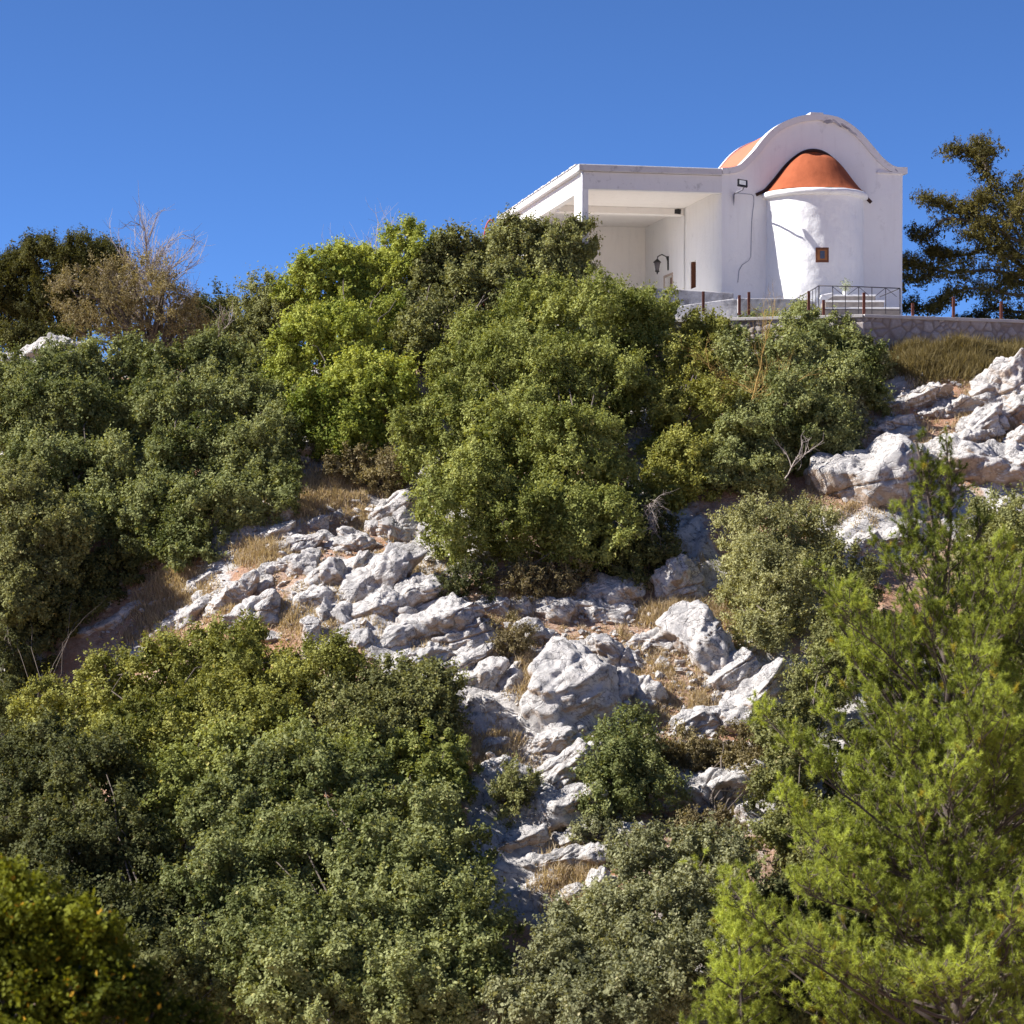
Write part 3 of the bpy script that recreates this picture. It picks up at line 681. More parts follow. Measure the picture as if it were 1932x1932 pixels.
# --- skyline trees on the left
S('dark umbrella pine on the left skyline', 'pineumb',
  [(110,510,95,48),(40,550,65,50),(180,530,65,45),(90,580,85,42),(-20,590,70,60),(200,580,50,35),(-10,530,45,25)], d=92, fit=1.08, rc=0.26, leaf=.09, per=100, aspect=.25, ground=False, base=(125,700,92), limbn=22, r0=.16, name='umbrella_pine', cat='tree', group='trees on the left skyline', spiky=.4, lump=.2)
S('brownish half bare tree in front of the umbrella pine', 'brownol',
  [(180,560,65,50),(250,540,55,45),(310,580,60,45),(160,610,45,35),(270,610,60,40),(340,620,40,35)], d=84, fit=1.08, rc=0.24, leaf=.06, per=40, inner=.0, ground=False, base=(285,690,84), limbn=34, r0=.13, name='half_bare_tree', cat='tree', group='trees on the left skyline', spiky=.5, lump=.3, showlimbs=True, aspect=.4)
S('small dark tree right of the bare skyline tree', 'dark', [(385,590,35,28),(410,580,20,16),(370,620,40,25)], d=88, fit=1.08, rc=0.20, ground=False, base=(370,690,88), limbn=14, per=60, name='small_tree', group='trees on the left skyline', cat='tree', spiky=.5)
S('low dark pine sprout at the left edge above the skyline rock', 'pineumb', [(25,645,40,20),(80,650,50,14)], d=82, rc=.22, ground=False, base=(20,700,82), name='small_pine', cat='tree', group='trees on the left skyline', spiky=.5)

# bare trees and dead branches --------------------------------------
def twigs(start, dirv, length, r, depth, rg, out, spread=.55, up=.25, kids=3, seg=4):
    p = np.array(start, float); d = nrm(np.array(dirv, float)); pts = [p.copy()]
    for k in range(seg):
        d = nrm(d + rg.normal(size=3) * .16 + np.array([0, 0, up * .12])); p = p + d * length / seg; pts.append(p.copy())
    out.append((np.array(pts), r, r * .55))
    if depth > 0:
        for k in range(kids + (depth > 2)):
            t = rg.uniform(.35, 1.0) if k else 1.0
            i = min(int(t * seg), seg); s = pts[i]
            nd = nrm(d + rg.normal(size=3) * spread + np.array([0, 0, up]))
            twigs(s, nd, length * rg.uniform(.55, .8), r * .58, depth - 1, rg, out, spread, up, kids, max(2, seg - 1))
def bare(name, label, cat, base, dirv, length, r, depth, seed, mat, group=None, **k):
    rg = np.random.default_rng(seed); out = []
    twigs(base, dirv, length, r, depth, rg, out, **k)
    root = thing(name, label, cat, tuple(base), group); t = MB(); tw = MB()
    for i, (pts, a, b) in enumerate(out):
        (t if i == 0 else tw).tube(pts, np.linspace(a, b, len(pts)), 6 if a > .04 else 3, cap=False)
    t.build('trunk', mat, root, smooth=True); tw.build('branches', mat, root)
    return root
b = W(305, 670, 86.); b[2] = terrain(b[0], b[1]) - .1
bare('bare_tree', 'leafless pale twigged tree rising over the left skyline', 'tree', b, (.02, 0, 1), 2.5, .10, 5, 5, M['bark_pale'], 'trees on the left skyline', spread=.46, up=.22, kids=4)
b = W(760, 560, 82.); b[2] = terrain(b[0], b[1])
bare('bare_tree', 'leafless twigs standing behind the bright bush', 'tree', b, (0, 0, 1), 2.7, .07, 5, 8, M['bark_pale'], 'dead branches', spread=.5, up=.3)
def dead(label, px, py, dirv, length, depth, seed, mat='bark_ochre', r=.03, dz=-1.0, **k):
    d = (ray_hit(px, py) or 80.) + dz; bare('dead_branch', label, 'branch', W(px, py, d), dirv, length, r, depth, seed, M[mat], 'dead branches', **k)
dead('yellow dead branch spreading over the dark bush', 1415, 790, (-.05, -.3, 1), 1.5, 5, 21, dz=-2.0, spread=.6)
dead('bleached dead branch beside the rounded boulder', 1480, 905, (.5, -.3, .8), .8, 3, 23, 'bark_pale', dz=-1.2)
dead('dry brown branch hanging below the yellowish bush', 1240, 985, (-.3, -.4, .2), .8, 4, 25, 'bark_pale', r=.025, dz=-2.2, up=-.2)
dead('thin bleached branch on the bush left of the crest', 400, 650, (.5, -.3, .5), .8, 3, 29, 'bark_pale', dz=-3, r=.03)
dead('dry upright stalk behind the rounded boulder', 1632, 870, (0, 0, 1), .5, 1, 33, 'bark_ochre', r=.015, dz=-.4)

# ------------------------------------------------------------------ pine at right
def needles(P, A, n, L, wd, rg, fan=.9):
    """tufts: P centres, A axis; n needles each around a short shoot"""
    C = len(P); t = rg.random((C, n, 1)); base = P[:, None] + A[:, None] * (t - .5) * L * 1.5
    d = nrm(A[:, None] * .75 + rg.normal(size=(C, n, 3)) * fan * .6)
    tip = base + d * (L * rg.uniform(.7, 1.15, (C, n, 1)))
    s = nrm(np.cross(d, rg.normal(size=(C, n, 3)))) * wd * .5
    v = np.stack([base - s, base + s, tip], 2).reshape(-1, 3)
    return v, np.arange(len(v)).reshape(-1, 3)
M_pine = leafmat('pine_needles', (.11, .14, .022), (.50, .57, .115), (.40, .30, .04), .38, .5, .2)
def pine():
    rg = np.random.default_rng(42); D = 43.
    tr = np.array([W(1812, 2250, D), W(1806, 1932, D), W(1799, 1700, D), W(1797, 1500, D), W(1788, 1300, D), W(1775, 1130, D), W(1762, 1000, D), W(1745, 900, D), W(1728, 835, D)])
    root = thing('pine_tree', 'young bright green pine with upswept branches on the right', 'tree', (tr[0][0], D, float(terrain(tr[0][0], D)) - .1))
    tr = np.vstack([np.array(root.location)[None], tr])
    z = tr[:, 2]
    mb = MB(); mb.tube(tr, np.interp(z, [z[0], z[-1]], [.14, .018]), 8)
    lead2 = np.array([W(1775, 1150, D), W(1795, 1000, D), W(1790, 900, D), W(1785, 830, D)]); mb.tube(lead2, [.035, .025, .02, .012], 5)
    mb.build('trunk', M['bark_pine'], root, smooth=True)
    br = MB(); TP, TA = [], []
    def onmain(zz): return np.array([np.interp(zz, z, tr[:, 0]), D, zz])
    def shoots(pts, dirn, n, ln):
        for k in range(n):
            t = rg.uniform(.25, 1.0) if k else 1.0
            i = t * (len(pts) - 1); a = int(min(i, len(pts) - 2)); s = pts[a] + (pts[a+1] - pts[a]) * (i - a)
            dd = nrm(dirn * .5 + rg.normal(size=3) * .55 + np.array([0, 0, .65]))
            e = s + dd * ln * rg.uniform(.35, 1.1) * (1.15 - .4 * t)
            mid = (s + e) / 2 + np.array([0, 0, -.03]); br.tube([s, mid, e], [.011, .008, .004], 3, cap=False)
            m = 1 + (rg.random() < .35)
            for j in range(m):
                q = e - dd * .19 * j + rg.normal(size=3) * .04 * (j > 0); TP.append(q); TA.append(nrm(dd + rg.normal(size=3) * .35 + np.array([0, 0, .3])))
    ztop = tr[-1, 2]; zb = W(0, 2050, D)[2]
    zz = zb
    while zz < ztop - .5:
        h = (ztop - zz); L0 = np.interp(h, [0, 1, 2.5, 4.4, 7, 10, 12], [.2, .4, 1.05, 2.7, 3.8, 4.6, 4.9])
        for k in range(rg.integers(5, 7) if h > 4.8 else rg.integers(3, 4) if h > 3.6 else rg.integers(2, 4)):
            az = rg.uniform(0, 2 * math.pi)
            el = rad(np.interp(h, [0, 3, 11], [68, 48, 20]) + rg.normal() * 8)
            L = L0 * rg.uniform(.7, 1.08); o = onmain(zz + rg.uniform(-.12, .12))
            dr = np.array([math.cos(az) * math.cos(el), math.sin(az) * math.cos(el), math.sin(el)])
            n = 7; s = np.linspace(0, 1, n)[:, None]; pts = o + dr * L * s
            pts[:, 2] += (s[:, 0] ** 2) * L * .17; pts[1:] += rg.normal(size=(n - 1, 3)) * .05
            br.tube(pts, np.linspace(.010 + .0065 * L, .007, n), 5, cap=False)
            # laterals
            nl = int((1 if h < 4.4 else 3) + L * (2.6 if h < 4.4 else 3.7))
            for j in range(nl):
                t = rg.uniform(.12, 1.0) ** .8; i = t * (n - 1); a = int(min(i, n - 2)); b0 = pts[a] + (pts[a+1] - pts[a]) * (i - a)
                side = nrm(np.cross(dr, [0, 0, 1])) * (1 if j % 2 else -1)
                ld = nrm(dr * .8 + side * rg.uniform(.3, 1.0) + np.array([0, 0, rg.uniform(.1, .6)])); ll = (.25 + .34 * L * (1.15 - t)) * rg.uniform(.6, 1.1)
                lp = b0 + ld * ll * np.linspace(0, 1, 4)[:, None]; lp[:, 2] += np.linspace(0, 1, 4) ** 2 * ll * .25
                br.tube(lp, [.012, .01, .008, .005], 3, cap=False)
                shoots(lp, ld, int(3 + ll * 4.5), .36)
            shoots(pts[3:], dr, 4, .4)
        zz += rg.uniform(.34, .52)
    shoots(tr[-4:], np.array([0, 0, 1.]), 13, .4); shoots(lead2, np.array([0, 0, 1.]), 12, .4)
    br.build('branches', M['bark_pine'], root)
    TP = np.array(TP); TA = np.array(TA)
    print('pine tufts', len(TP))
    nn = 62
    v, f = needles(TP, TA, nn, .100, .012, rg, 1.25)
    ct = np.clip(.30 + .5 * fbm(TP * 1.1, 2) + rg.normal(size=len(TP)) * .15 + .12 * (np.hypot(TP[:, 0] - 7.7, TP[:, 1] - 43) - 1.5), 0, .84); ct[rg.random(len(TP)) < .015] = .97  # tufts darken toward the trunk: crown's inner shade painted into the tint
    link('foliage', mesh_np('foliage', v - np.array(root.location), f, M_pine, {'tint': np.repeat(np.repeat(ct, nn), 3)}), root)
    cp, cf = ico(2)
    for k in range(26):
        q = TP[rg.integers(len(TP))]; c = MB(); c.add(cp * np.array([.028, .028, .05]) * (1 + .15 * np.sin(cp[:, 2:] * 14)) + q + np.array([0, -.05, -.08]), cf)
        c.build('cone', M['cone'], root, smooth=True)
pine()

# low pine boughs at bottom (second young pine)
def small_pine(label, px, py, D, R, H, seed):
    rg = np.random.default_rng(seed); c = W(px, py, D); bz = float(terrain(c[0], D)) - .1
    root = thing('pine_sapling', label, 'tree', (c[0], D, bz)); o = np.array(root.location)
    mb = MB(); mb.tube([o, (o + c) / 2 + [.1, 0, 0], c], [.12, .07, .015], 6); mb.build('trunk', M['bark_pine'], root, smooth=True)
    br = MB(); TP, TA = [], []
    for k in range(60):
        t = rg.random(); s = c + (o - c) * t * min(1, H / max(.1, c[2] - bz)); az = rg.uniform(0, 6.28); L = (.35 + R * t) * rg.uniform(.6, 1)
        dr = nrm(np.array([math.cos(az), math.sin(az), .45])); p = s + dr * L * np.linspace(0, 1, 5)[:, None]; p[:, 2] += np.linspace(0, 1, 5) ** 2 * L * .25
        br.tube(p, np.linspace(.02, .006, 5), 4, cap=False)
        for j in range(int(6 + 9 * L)):
            u = rg.uniform(.25, 1); i = min(int(u * 4), 3); q = p[i] + (p[i+1] - p[i]) * (u * 4 - i)
            e = q + nrm(dr * .4 + rg.normal(size=3) * .6 + [0, 0, .6]) * rg.uniform(.08, .4); TP.append(e); TA.append(nrm(e - q + [0, 0, .05]))
    br.build('branches', M['bark_pine'], root)
    TP = np.array(TP); TA = np.array(TA); v, f = needles(TP, TA, 60, .100, .012, rg, 1.25)
    ct = np.clip(.5 + .5 * fbm(TP * 1.1, 2) + rg.normal(size=len(TP)) * .15, 0, .84)
    link('foliage', mesh_np('foliage', v - o, f, M_pine, {'tint': np.repeat(np.repeat(ct, 60), 3)}), root)
small_pine('low young pine top at the bottom edge left of the pine trunk', 1395, 1770, 41., 1.6, 4, 3)

# broadleaf tree close at the lower left
S('near broad leaved tree with golden tinged leaves in the lower left corner', 'gold',
  [(40,1720,90,60),(150,1760,85,60),(20,1830,110,90),(160,1860,110,80),(240,1900,60,60),(60,1940,140,70),(-60,1760,90,90),(330,1945,60,30)], d=29, rc=.17, leaf=.062, per=62, ground=False, base=(40,2300,29),
  limbn=26, r0=.10, name='broadleaf_tree', cat='tree', group='near trees', spiky=.3, lump=.3, aspect=.55, dens=1.15, tn=.8, jit=1.0, puff=.35, full=False, inner=.1)

# ------------------------------------------------------------------ cypress at upper right
def cypress():
    rg = np.random.default_rng(9); D = 83.
    lim = [[(1965,470),(1915,400),(1880,330),(1855,290),(1800,288)], [(1880,325),(1862,275),(1872,268)], [(1870,300),(1895,274)], [(1960,480),(1900,400),(1870,370),(1838,392)],
           [(1970,500),(1890,440),(1850,410),(1800,375),(1753,375)], [(1850,410),(1800,420),(1760,440),(1738,445)], [(1960,520),(1880,470),(1800,480),(1768,482)],
           [(1970,540),(1880,510),(1790,505),(1730,500),(1682,500)], [(1790,510),(1740,525),(1700,540)], [(1970,560),(1880,540),(1810,560),(1765,580)], [(1960,580),(1880,590),(1830,605)],
           [(1960,430),(1935,380),(1920,350)], [(1960,500),(1900,480),(1860,450)], [(1970,590),(1930,600),(1900,615)], [(1960,540),(1920,520),(1880,560)], [(1940,460),(1890,420),(1830,440)], [(1760,580),(1720,575)], [(1900,430),(1925,395),(1945,330)]]
    base = W(1975, 640, D); base[2] = 6.3
    root = thing('cypress_tree', 'dark cypress with ragged spreading limbs behind the terrace at right', 'tree', tuple(base))
    mb = MB(); mb.tube([base, W(1972, 560, D), W(1968, 450, D), W(1950, 330, D)], [.22, .18, .12, .05], 8); mb.build('trunk', M['bark'], root, smooth=True)
    br = MB(); P = []; Nn = []
    for k, L in enumerate(lim):
        dz = rg.uniform(-.9, .9); pts = np.array([W(x - (18 if x < 1900 else 6), y, D + dz * (1 if i else .2)) for i, (x, y) in enumerate(L)])
        t = np.linspace(0, 1, 26); s = np.linspace(0, 1, len(pts)); pp = np.stack([np.interp(t, s, pts[:, a]) for a in range(3)], 1)
        pp[:, 2] += .12 * np.sin(t * 9 + k); br.tube(pp, np.linspace(.07, .015, 26), 5, cap=False)
        seglen = np.linalg.norm(np.diff(pts, axis=0), axis=1).sum()
        n = int(seglen * 62)
        for j in range(n):
            u = rg.random() ** .8; i = u * 25; a = min(int(i), 24); q = pp[a] + (pp[a+1] - pp[a]) * (i - a)
            o = rg.normal(size=3) * np.array([.20, .45, .17]) * (1.15 - .55 * u); 
            P.append(q + o); Nn.append(nrm(o + np.array([-.3, 0, .3]) + rg.normal(size=3) * .3))
    br.build('branches', M['bark'], root)
    m = leafmat('cypress_foliage', (.055, .050, .015), (.180, .155, .040), (.24, .19, .06), .15, .7, .1)
    foliage('foliage', m, np.array(P), np.array(Nn), .125, .05, 44, rg, root, base, .45, .1, .8, .5, .45)
cypress()

# ------------------------------------------------------------------ dry grass
def grass(name, label, patches, mat, seed):
    rg = np.random.default_rng(seed); B, H = [], []
    for (px, py, rx, ry, n, h) in patches:
        a = px + rg.normal(size=n) * rx * .55; b = py + rg.normal(size=n) * ry * .55
        # one ray per tuft
        for x_, y_ in zip(a, b):
            d = ray_hit(x_, y_)
            if d is None: continue
            k = rg.integers(16, 34); c = W(x_, y_, d)
            q = c[:2] + rg.normal(size=(k, 2)) * .07 * (1 + h); B.append(np.column_stack([q, terrain(q[:, 0], q[:, 1]) - .02])); H.append(np.full(k, h) * rg.uniform(.5, 1.2) * rg.uniform(.5, 1.1, k))
    B = np.concatenate(B); H = np.concatenate(H); n = len(B)
    ln = rg.normal(size=(n, 3)) * .32 + [0, 0, 1]; ln = nrm(ln); side = nrm(np.cross(ln, rg.normal(size=(n, 3)))) * .011
    mid = B + ln * (H * .55)[:, None]; tip = mid + nrm(ln + rg.normal(size=(n, 3)) * .35 - [0, 0, .15]) * (H * .5)[:, None]
    v = np.stack([B - side, B + side, mid + side * .8, mid - side * .8, tip], 1).reshape(-1, 3); i = np.arange(n)[:, None] * 5
    o = link(name, mesh_np(name, v, [i + np.array([0, 1, 2, 3]), i + np.array([3, 2, 4])], mat, {'tint': np.repeat(np.clip(rg.normal(.45, .22, n), 0, .84), 5)}))
    tag(o, label, 'grass', kind='stuff')
M_straw = leafmat('dry_straw', (.30, .22, .14), (.64, .53, .37), (.5, .4, .25), .3, .8, .1)
M_bank = leafmat('olive_grass', (.10, .078, .034), (.29, .235, .11), (.3, .25, .1), .3, .8, .1)
grass('dry_grass', 'pale dry grass tufts between the boulders',
  [(620,930,75,28,420,.30),(560,960,40,30,120,.28),(490,1048,40,20,150,.32),(700,985,50,20,120,.2),(960,1220,40,30,80,.25),(1290,1165,80,22,260,.35),(1010,1290,26,40,120,.3),(330,1110,45,30,160,.35),(290,1190,40,50,160,.35),
   (860,1450,50,25,100,.3),(1320,1335,16,12,70,.25),(1100,1360,90,25,160,.2),(1190,1340,60,20,110,.2),(1040,1130,80,25,160,.3),(840,1120,40,16,60,.25),(1200,1360,80,30,80,.2),(760,1080,100,50,120,.15),(1080,1660,60,60,140,.3),(1160,1600,50,30,80,.25),
   (1080,1560,60,20,100,.25),(920,1420,60,30,110,.3),(1800,860,60,30,100,.25),(1900,830,30,30,60,.25),(560,1180,120,40,110,.2),(1250,1260,110,50,110,.2),(870,1200,80,50,70,.2),(1250,1080,60,30,80,.3),(1500,950,60,20,60,.25),(640,1090,160,60,180,.13),(900,1170,180,60,200,.13),(1150,1230,160,70,200,.14),(1250,1330,120,60,160,.15),(1050,1500,80,70,120,.14),(420,1150,120,50,160,.2),(1420,1230,80,80,80,.15),(1750,780,120,50,120,.2),(1600,960,80,40,80,.2)], M_straw, 61)
grass('grass_bank', 'olive brown tall grass bank below the terrace wall',
  [(1780,665,120,22,620,.55),(1880,660,80,26,520,.6),(1700,680,60,24,260,.5),(1800,700,120,18,260,.5),(1850,690,90,16,220,.45),(1380,1440,90,18,220,.35),(1290,1430,40,14,70,.35),(1650,660,30,14,60,.4),(1350,1560,60,12,90,.25),(690,1340,35,25,70,.5)], M_bank, 62)

# ------------------------------------------------------------------ terrace and its stone wall
def wallmesh():
    pts = [(4.6, 76.3), (6.6, 75.75), (10.83, 74.55), (16.3, 76.5), (24, 79)]
    def cells(u, v, seed):
        r = np.random.default_rng(seed); n = int(u.max() / .27 * 1.45 / .2) + 10
        cx = r.uniform(u.min() - .2, u.max() + .2, n); cy = r.uniform(-.2, 1.6, n)
        f1 = np.full(u.shape, 9.); f2 = f1.copy(); id_ = np.zeros(u.shape, int)
        for k in range(n):
            dd = np.hypot((u - cx[k]) * .85, v - cy[k]); new = dd < f1
            f2 = np.where(new, f1, np.minimum(f2, dd)); id_ = np.where(new, k, id_); f1 = np.where(new, dd, f1)
        return f2 - f1, r.random(n)[id_]
    m = MB(); tint = []; mort = []
    for k, (a, b) in enumerate(zip(pts[:-1], pts[1:])):
        a = np.array(a); b = np.array(b); L = np.linalg.norm(b - a); t = (b - a) / L; nrm_ = np.array([t[1], -t[0]])
        nu = int(L / .03); nv = 48; u, v = np.meshgrid(np.linspace(0, L, nu), np.linspace(0, 1.45, nv))
        e, tt = cells(u, v, 70 + k)
        bul = sstep(.01, .07, e) * .05 + .02 * fbm(np.stack([u * 8, v * 8, u * 0 + k], -1), 3)
        bul = np.where((u < .01) | (u > L - .02), 0, bul)
        xy = a + t * u[..., None] + nrm_ * bul[..., None]; P = np.concatenate([xy, (5.55 + v)[..., None]], -1)
        i = np.arange(nu * nv).reshape(nv, nu); m.add(P.reshape(-1, 3), np.stack([i[:-1, :-1], i[:-1, 1:], i[1:, 1:], i[1:, :-1]], -1).reshape(-1, 4))
        tint.append(tt.ravel()); mort.append(sstep(.008, .05, e).ravel())
    mt, nt, out = newmat('rubble_masonry'); v = poscoord(nt)
    st = ramp(nt, N(nt, 'ShaderNodeAttribute', attribute_name='tint').outputs['Fac'], [(0., (.36, .33, .32)), (.5, (.50, .47, .46)), (1., (.66, .63, .62))])
    st = mix(nt, noise(nt, 12, 5, .6, v), st, (.24, .20, .18)); c = mix(nt, N(nt, 'ShaderNodeAttribute', attribute_name='mort').outputs['Fac'], (.25, .21, .19), st)
    principled(nt, out, c, .9, .2, noise(nt, 20, 5, .6, v), .5, .02)
    root = thing('retaining_wall', 'rubble stone retaining wall with a cement coping below the terrace', 'wall', (10.83, 74.55, 5.5))
    m.build('masonry', mt, root, smooth=True, attrs={'tint': np.concatenate(tint), 'mort': np.concatenate(mort)})
    cp = MB()
    for k, (a, b) in enumerate(zip(pts[:-1], pts[1:])):
        a = np.array(a); b = np.array(b); L = np.linalg.norm(b - a); t = (b - a) / L; nn = np.array([t[1], -t[0]])
        def T(v, a=a, t=t, nn=nn): return np.column_stack([a[0] + t[0] * v[:, 0] + nn[0] * v[:, 1], a[1] + t[1] * v[:, 0] + nn[1] * v[:, 1], v[:, 2]])
        cp.box((0.001 * k, -.35, 6.985 + .002 * k), (L, .09, 7.085 + .003 * k), T)
    cp.build('coping', M['coping'], root, bevel=.015)
    qn = MB()
    a = np.array(pts[1]); b = np.array(pts[2]); t = nrm(b - a); nn = np.array([t[1], -t[0]])
    def T(v): return np.column_stack([b[0] + t[0] * v[:, 0] + nn[0] * v[:, 1], b[1] + t[1] * v[:, 0] + nn[1] * v[:, 1], v[:, 2]])
    qn.box((-.55, -.2, 5.6), (.03, .085, 6.28), T).box((-.50, -.2, 6.30), (.03, .08, 6.84), T); qn.build('corner_block', simple('quoin_stone', (.47, .41, .38), .9, .2, .2, 5, 0, .5), root, bevel=.03)
    # terrace fill
    tf = MB(); poly = [(4.9, 76.45), (6.6, 75.95), (10.8, 74.8), (16.3, 76.75), (24, 79.3), (40, 96), (4.9, 98)]
    n = len(poly); V = np.array([(x, y, 5.0) for x, y in poly] + [(x, y, 7.03) for x, y in poly])
    tf.add(V, [[i, (i+1) % n, (i+1) % n + n, i + n] for i in range(n)]); tf.f.setdefault(n, []).append(np.array([list(range(n, 2*n))]))
    t_ = tf.build('terrace_ground', simple('pale_concrete', (.61, .59, .57), .95, .1, .12, 3)); tag(t_, kind='structure')
wallmesh()

# fence posts
post_px = [(1327, 550, 592, 75.9), (1395, 557, 592, 75.75), (1413, 551, 592, 75.6), (1526, 549, 594, 75.15), (1554, 566, 594, 75.05), (1630, 552, 597, 74.85), (1722, 572, 599, 75.3), (1799, 560, 602, 75.8), (1889, 569, 605, 76.35)]
plab = ['leftmost rusty post above the yellowish bush', 'short rusty post near the end of the low white wall', 'tall rusty post next to the short one left of the apse', 'tall rusty post in front of the railing corner', 'shortest rusty post before the stone steps',
        'tall rusty post in front of the steps', 'short rusty post just right of the chapel', 'rusty post below the cypress limbs', 'rusty post near the right edge under the cypress']
for (px, y0, y1, d), lab in zip(post_px, plab):
    a = W(px, y1 + 2, d); b_ = W(px, y0, d); m = MB(); s = .042
    m.box((a[0] - s, d - s, a[2]), (a[0] + s, d + s, b_[2]))
    m.box((a[0] - s * .5, d - s * 1.6, b_[2] - .12), (a[0] + s * .5, d - s - .001, b_[2] - .09))
    tag(m.build('fence_post', M['rust'], None, bevel=.006), lab, 'post', 'rusty posts along the terrace')

# ------------------------------------------------------------------ chapel
UX, UY = .979, .203
def G(v):   # local (u along facade, d depth, z) -> world
    v = np.asarray(v, float); return np.column_stack([6.94 + UX * v[:, 0] - UY * v[:, 1], 80 + UY * v[:, 0] + UX * v[:, 1], v[:, 2]])
def unp(px, py):
    rx = (px - 966) / F; u = (80 * rx - 6.94) / (UX - UY * rx); return u, (HOR - py) / F * (80 + UY * u)
ch = thing('chapel', 'white chapel with an orange half dome on its apse and an open side porch', 'chapel', tuple(G([[3, 0, 7.0]])[0]))
Wd = 6.3
curve_px = [(1362,318),(1379,317),(1393,313),(1400.5,308),(1412,296.5),(1425,282.5),(1436,265+3),(1453.5,248.5),(1476,232.5),(1505,221.5),(1533,216.8),(1548,216.8),(1579.5,222.5),(1605,236.5),(1625,254),(1645,276.7),(1655,288.5),(1665,299.6),(1679.6,311.5),(1691,316.3),(1703,317)]
cur = np.array([unp(*p) for p in curve_px])
def resample(c, n):
    # catmull-rom
    P = np.vstack([2 * c[0] - c[1], c, 2 * c[-1] - c[-2]]); out = []
    for i in range(1, len(P) - 2):
        for t in np.linspace(0, 1, n, endpoint=False):
            a, b_, c_, d_ = P[i-1], P[i], P[i+1], P[i+2]
            out.append(.5 * (2*b_ + (c_-a)*t + (2*a-5*b_+4*c_-d_)*t*t + (3*b_-a-3*c_+d_)*t**3))
    out.append(P[-2]); return np.array(out)
cur = resample(cur, 4); cur[0, 0] = 0.; cur[-1, 0] = max(cur[-1, 0], Wd)
low = cur - [0, .03]
pts = [(0.0, 6.6)] + [tuple(p) for p in low] + [(Wd, 6.6)]; pts = pts[::-1]
m = MB().prism(pts, 0, .38, G); m.build('gable_wall', M['plaster'], ch)
# raised rim along the curve
tg = nrm(np.gradient(cur, axis=0)); nn = np.column_stack([tg[:, 1], -tg[:, 0]])
ins = cur + nn * .19; outr = cur - nn * .02
m = MB(); n = len(cur)
V = np.vstack([np.column_stack([outr[:, 0], np.full(n, -.075), outr[:, 1]]), np.column_stack([ins[:, 0], np.full(n, -.075), ins[:, 1]]),
               np.column_stack([outr[:, 0], np.full(n, .46), outr[:, 1]]), np.column_stack([ins[:, 0], np.full(n, .46), ins[:, 1]])])
i = np.arange(n - 1)
m.add(G(V), np.column_stack([i, i + n, i + n + 1, i + 1]), np.column_stack([i, i + 1, i + 1 + 2*n, i + 2*n]), np.column_stack([i + n, i + 3*n, i + 3*n + 1, i + n + 1]),
      np.column_stack([i + 2*n, i + 2*n + 1, i + 3*n + 1, i + 3*n]), [[0, 2*n, 3*n, n], [n-1, 2*n-1, 4*n-1, 3*n-1]])
m.box((Wd - .02, -.08, cur[-1, 1] - .2), (Wd + .17, .46, cur[-1, 1] + .02), G)
m.box((Wd - .9, -.078, cur[-1, 1] - .205), (Wd - .019, -.001, cur[-1, 1] - .16), G)
uc, zc_ = unp(1540, 216); m.box((uc - .22, -.07, zc_ - .04), (uc + .22, .45, zc_ + .055), G)
m.build('cornice', plaster('cornice_plaster', (.76, .74, .73), .12), ch)
# peeling dark patches on the rim: thin flakes with a shape of their own
for (px, py, w, h) in ((1562, 230, 22, 7), (1578, 233, 16, 6), (1592, 239, 14, 6), (1603, 247, 11, 7), (1611, 253, 9, 5), (1690, 322, 6, 3)):
    u, z_ = unp(px, py); k = 14; a = np.arange(k) / k * 6.283; r = 1 + .35 * np.sin(a * 3 + px) * np.cos(a * 5)
    sl = -.0 if px < 1570 else -.75
    x_ = np.cos(a) * w / 114 * r; y_ = np.sin(a) * h / 114 * r
    MB().prism([(u + p, z_ + q_ + sl * p) for p, q_ in zip(x_, y_)][::-1], -.079, -.07, G).build('peeled_patch', M['plaster_low'], ch)
# side and rear walls, vault
wl = MB(); WI = M['plaster_in']
for d0, d1, z0, z1 in ((.38, 3.08, 6.6, 12.2), (3.08, 3.75, 6.6, 8.83), (3.08, 3.75, 9.77, 12.2), (3.75, 6.1, 6.6, 12.2), (6.1, 7.1, 9.58, 12.2), (7.1, 13.4, 6.6, 12.2)):
    wl.box((0, d0, z0), (.5, d1, z1), G)
wl.build('side_wall', M['plaster'], ch)
MB().box((Wd - .5, .38, 6.6), (Wd, 13.4, 12.2), G).build('side_wall', M['plaster'], ch)
MB().prism(pts, 4.41, 4.6, G).build('rear_gable', M['plaster'], ch)
MB().box((.0, 4.61, 12.21), (Wd, 13.6, 12.33), G).build('flat_roof', M['plaster_dirty'], ch)
MB().box((.0, 13.41, 6.6), (Wd, 13.6, 12.2), G).build('rear_wall', M['plaster'], ch)
vt = low - [0, .06]; n = len(vt)
V = np.vstack([np.column_stack([vt[:, 0], np.full(n, .465), vt[:, 1]]), np.column_stack([vt[:, 0], np.full(n, 4.4), vt[:, 1]])]); i = np.arange(n - 1)
MB().add(G(V), np.column_stack([i, i + 1, i + 1 + n, i + n])).build('vault_roof', M['rooforange'], ch, smooth=True)
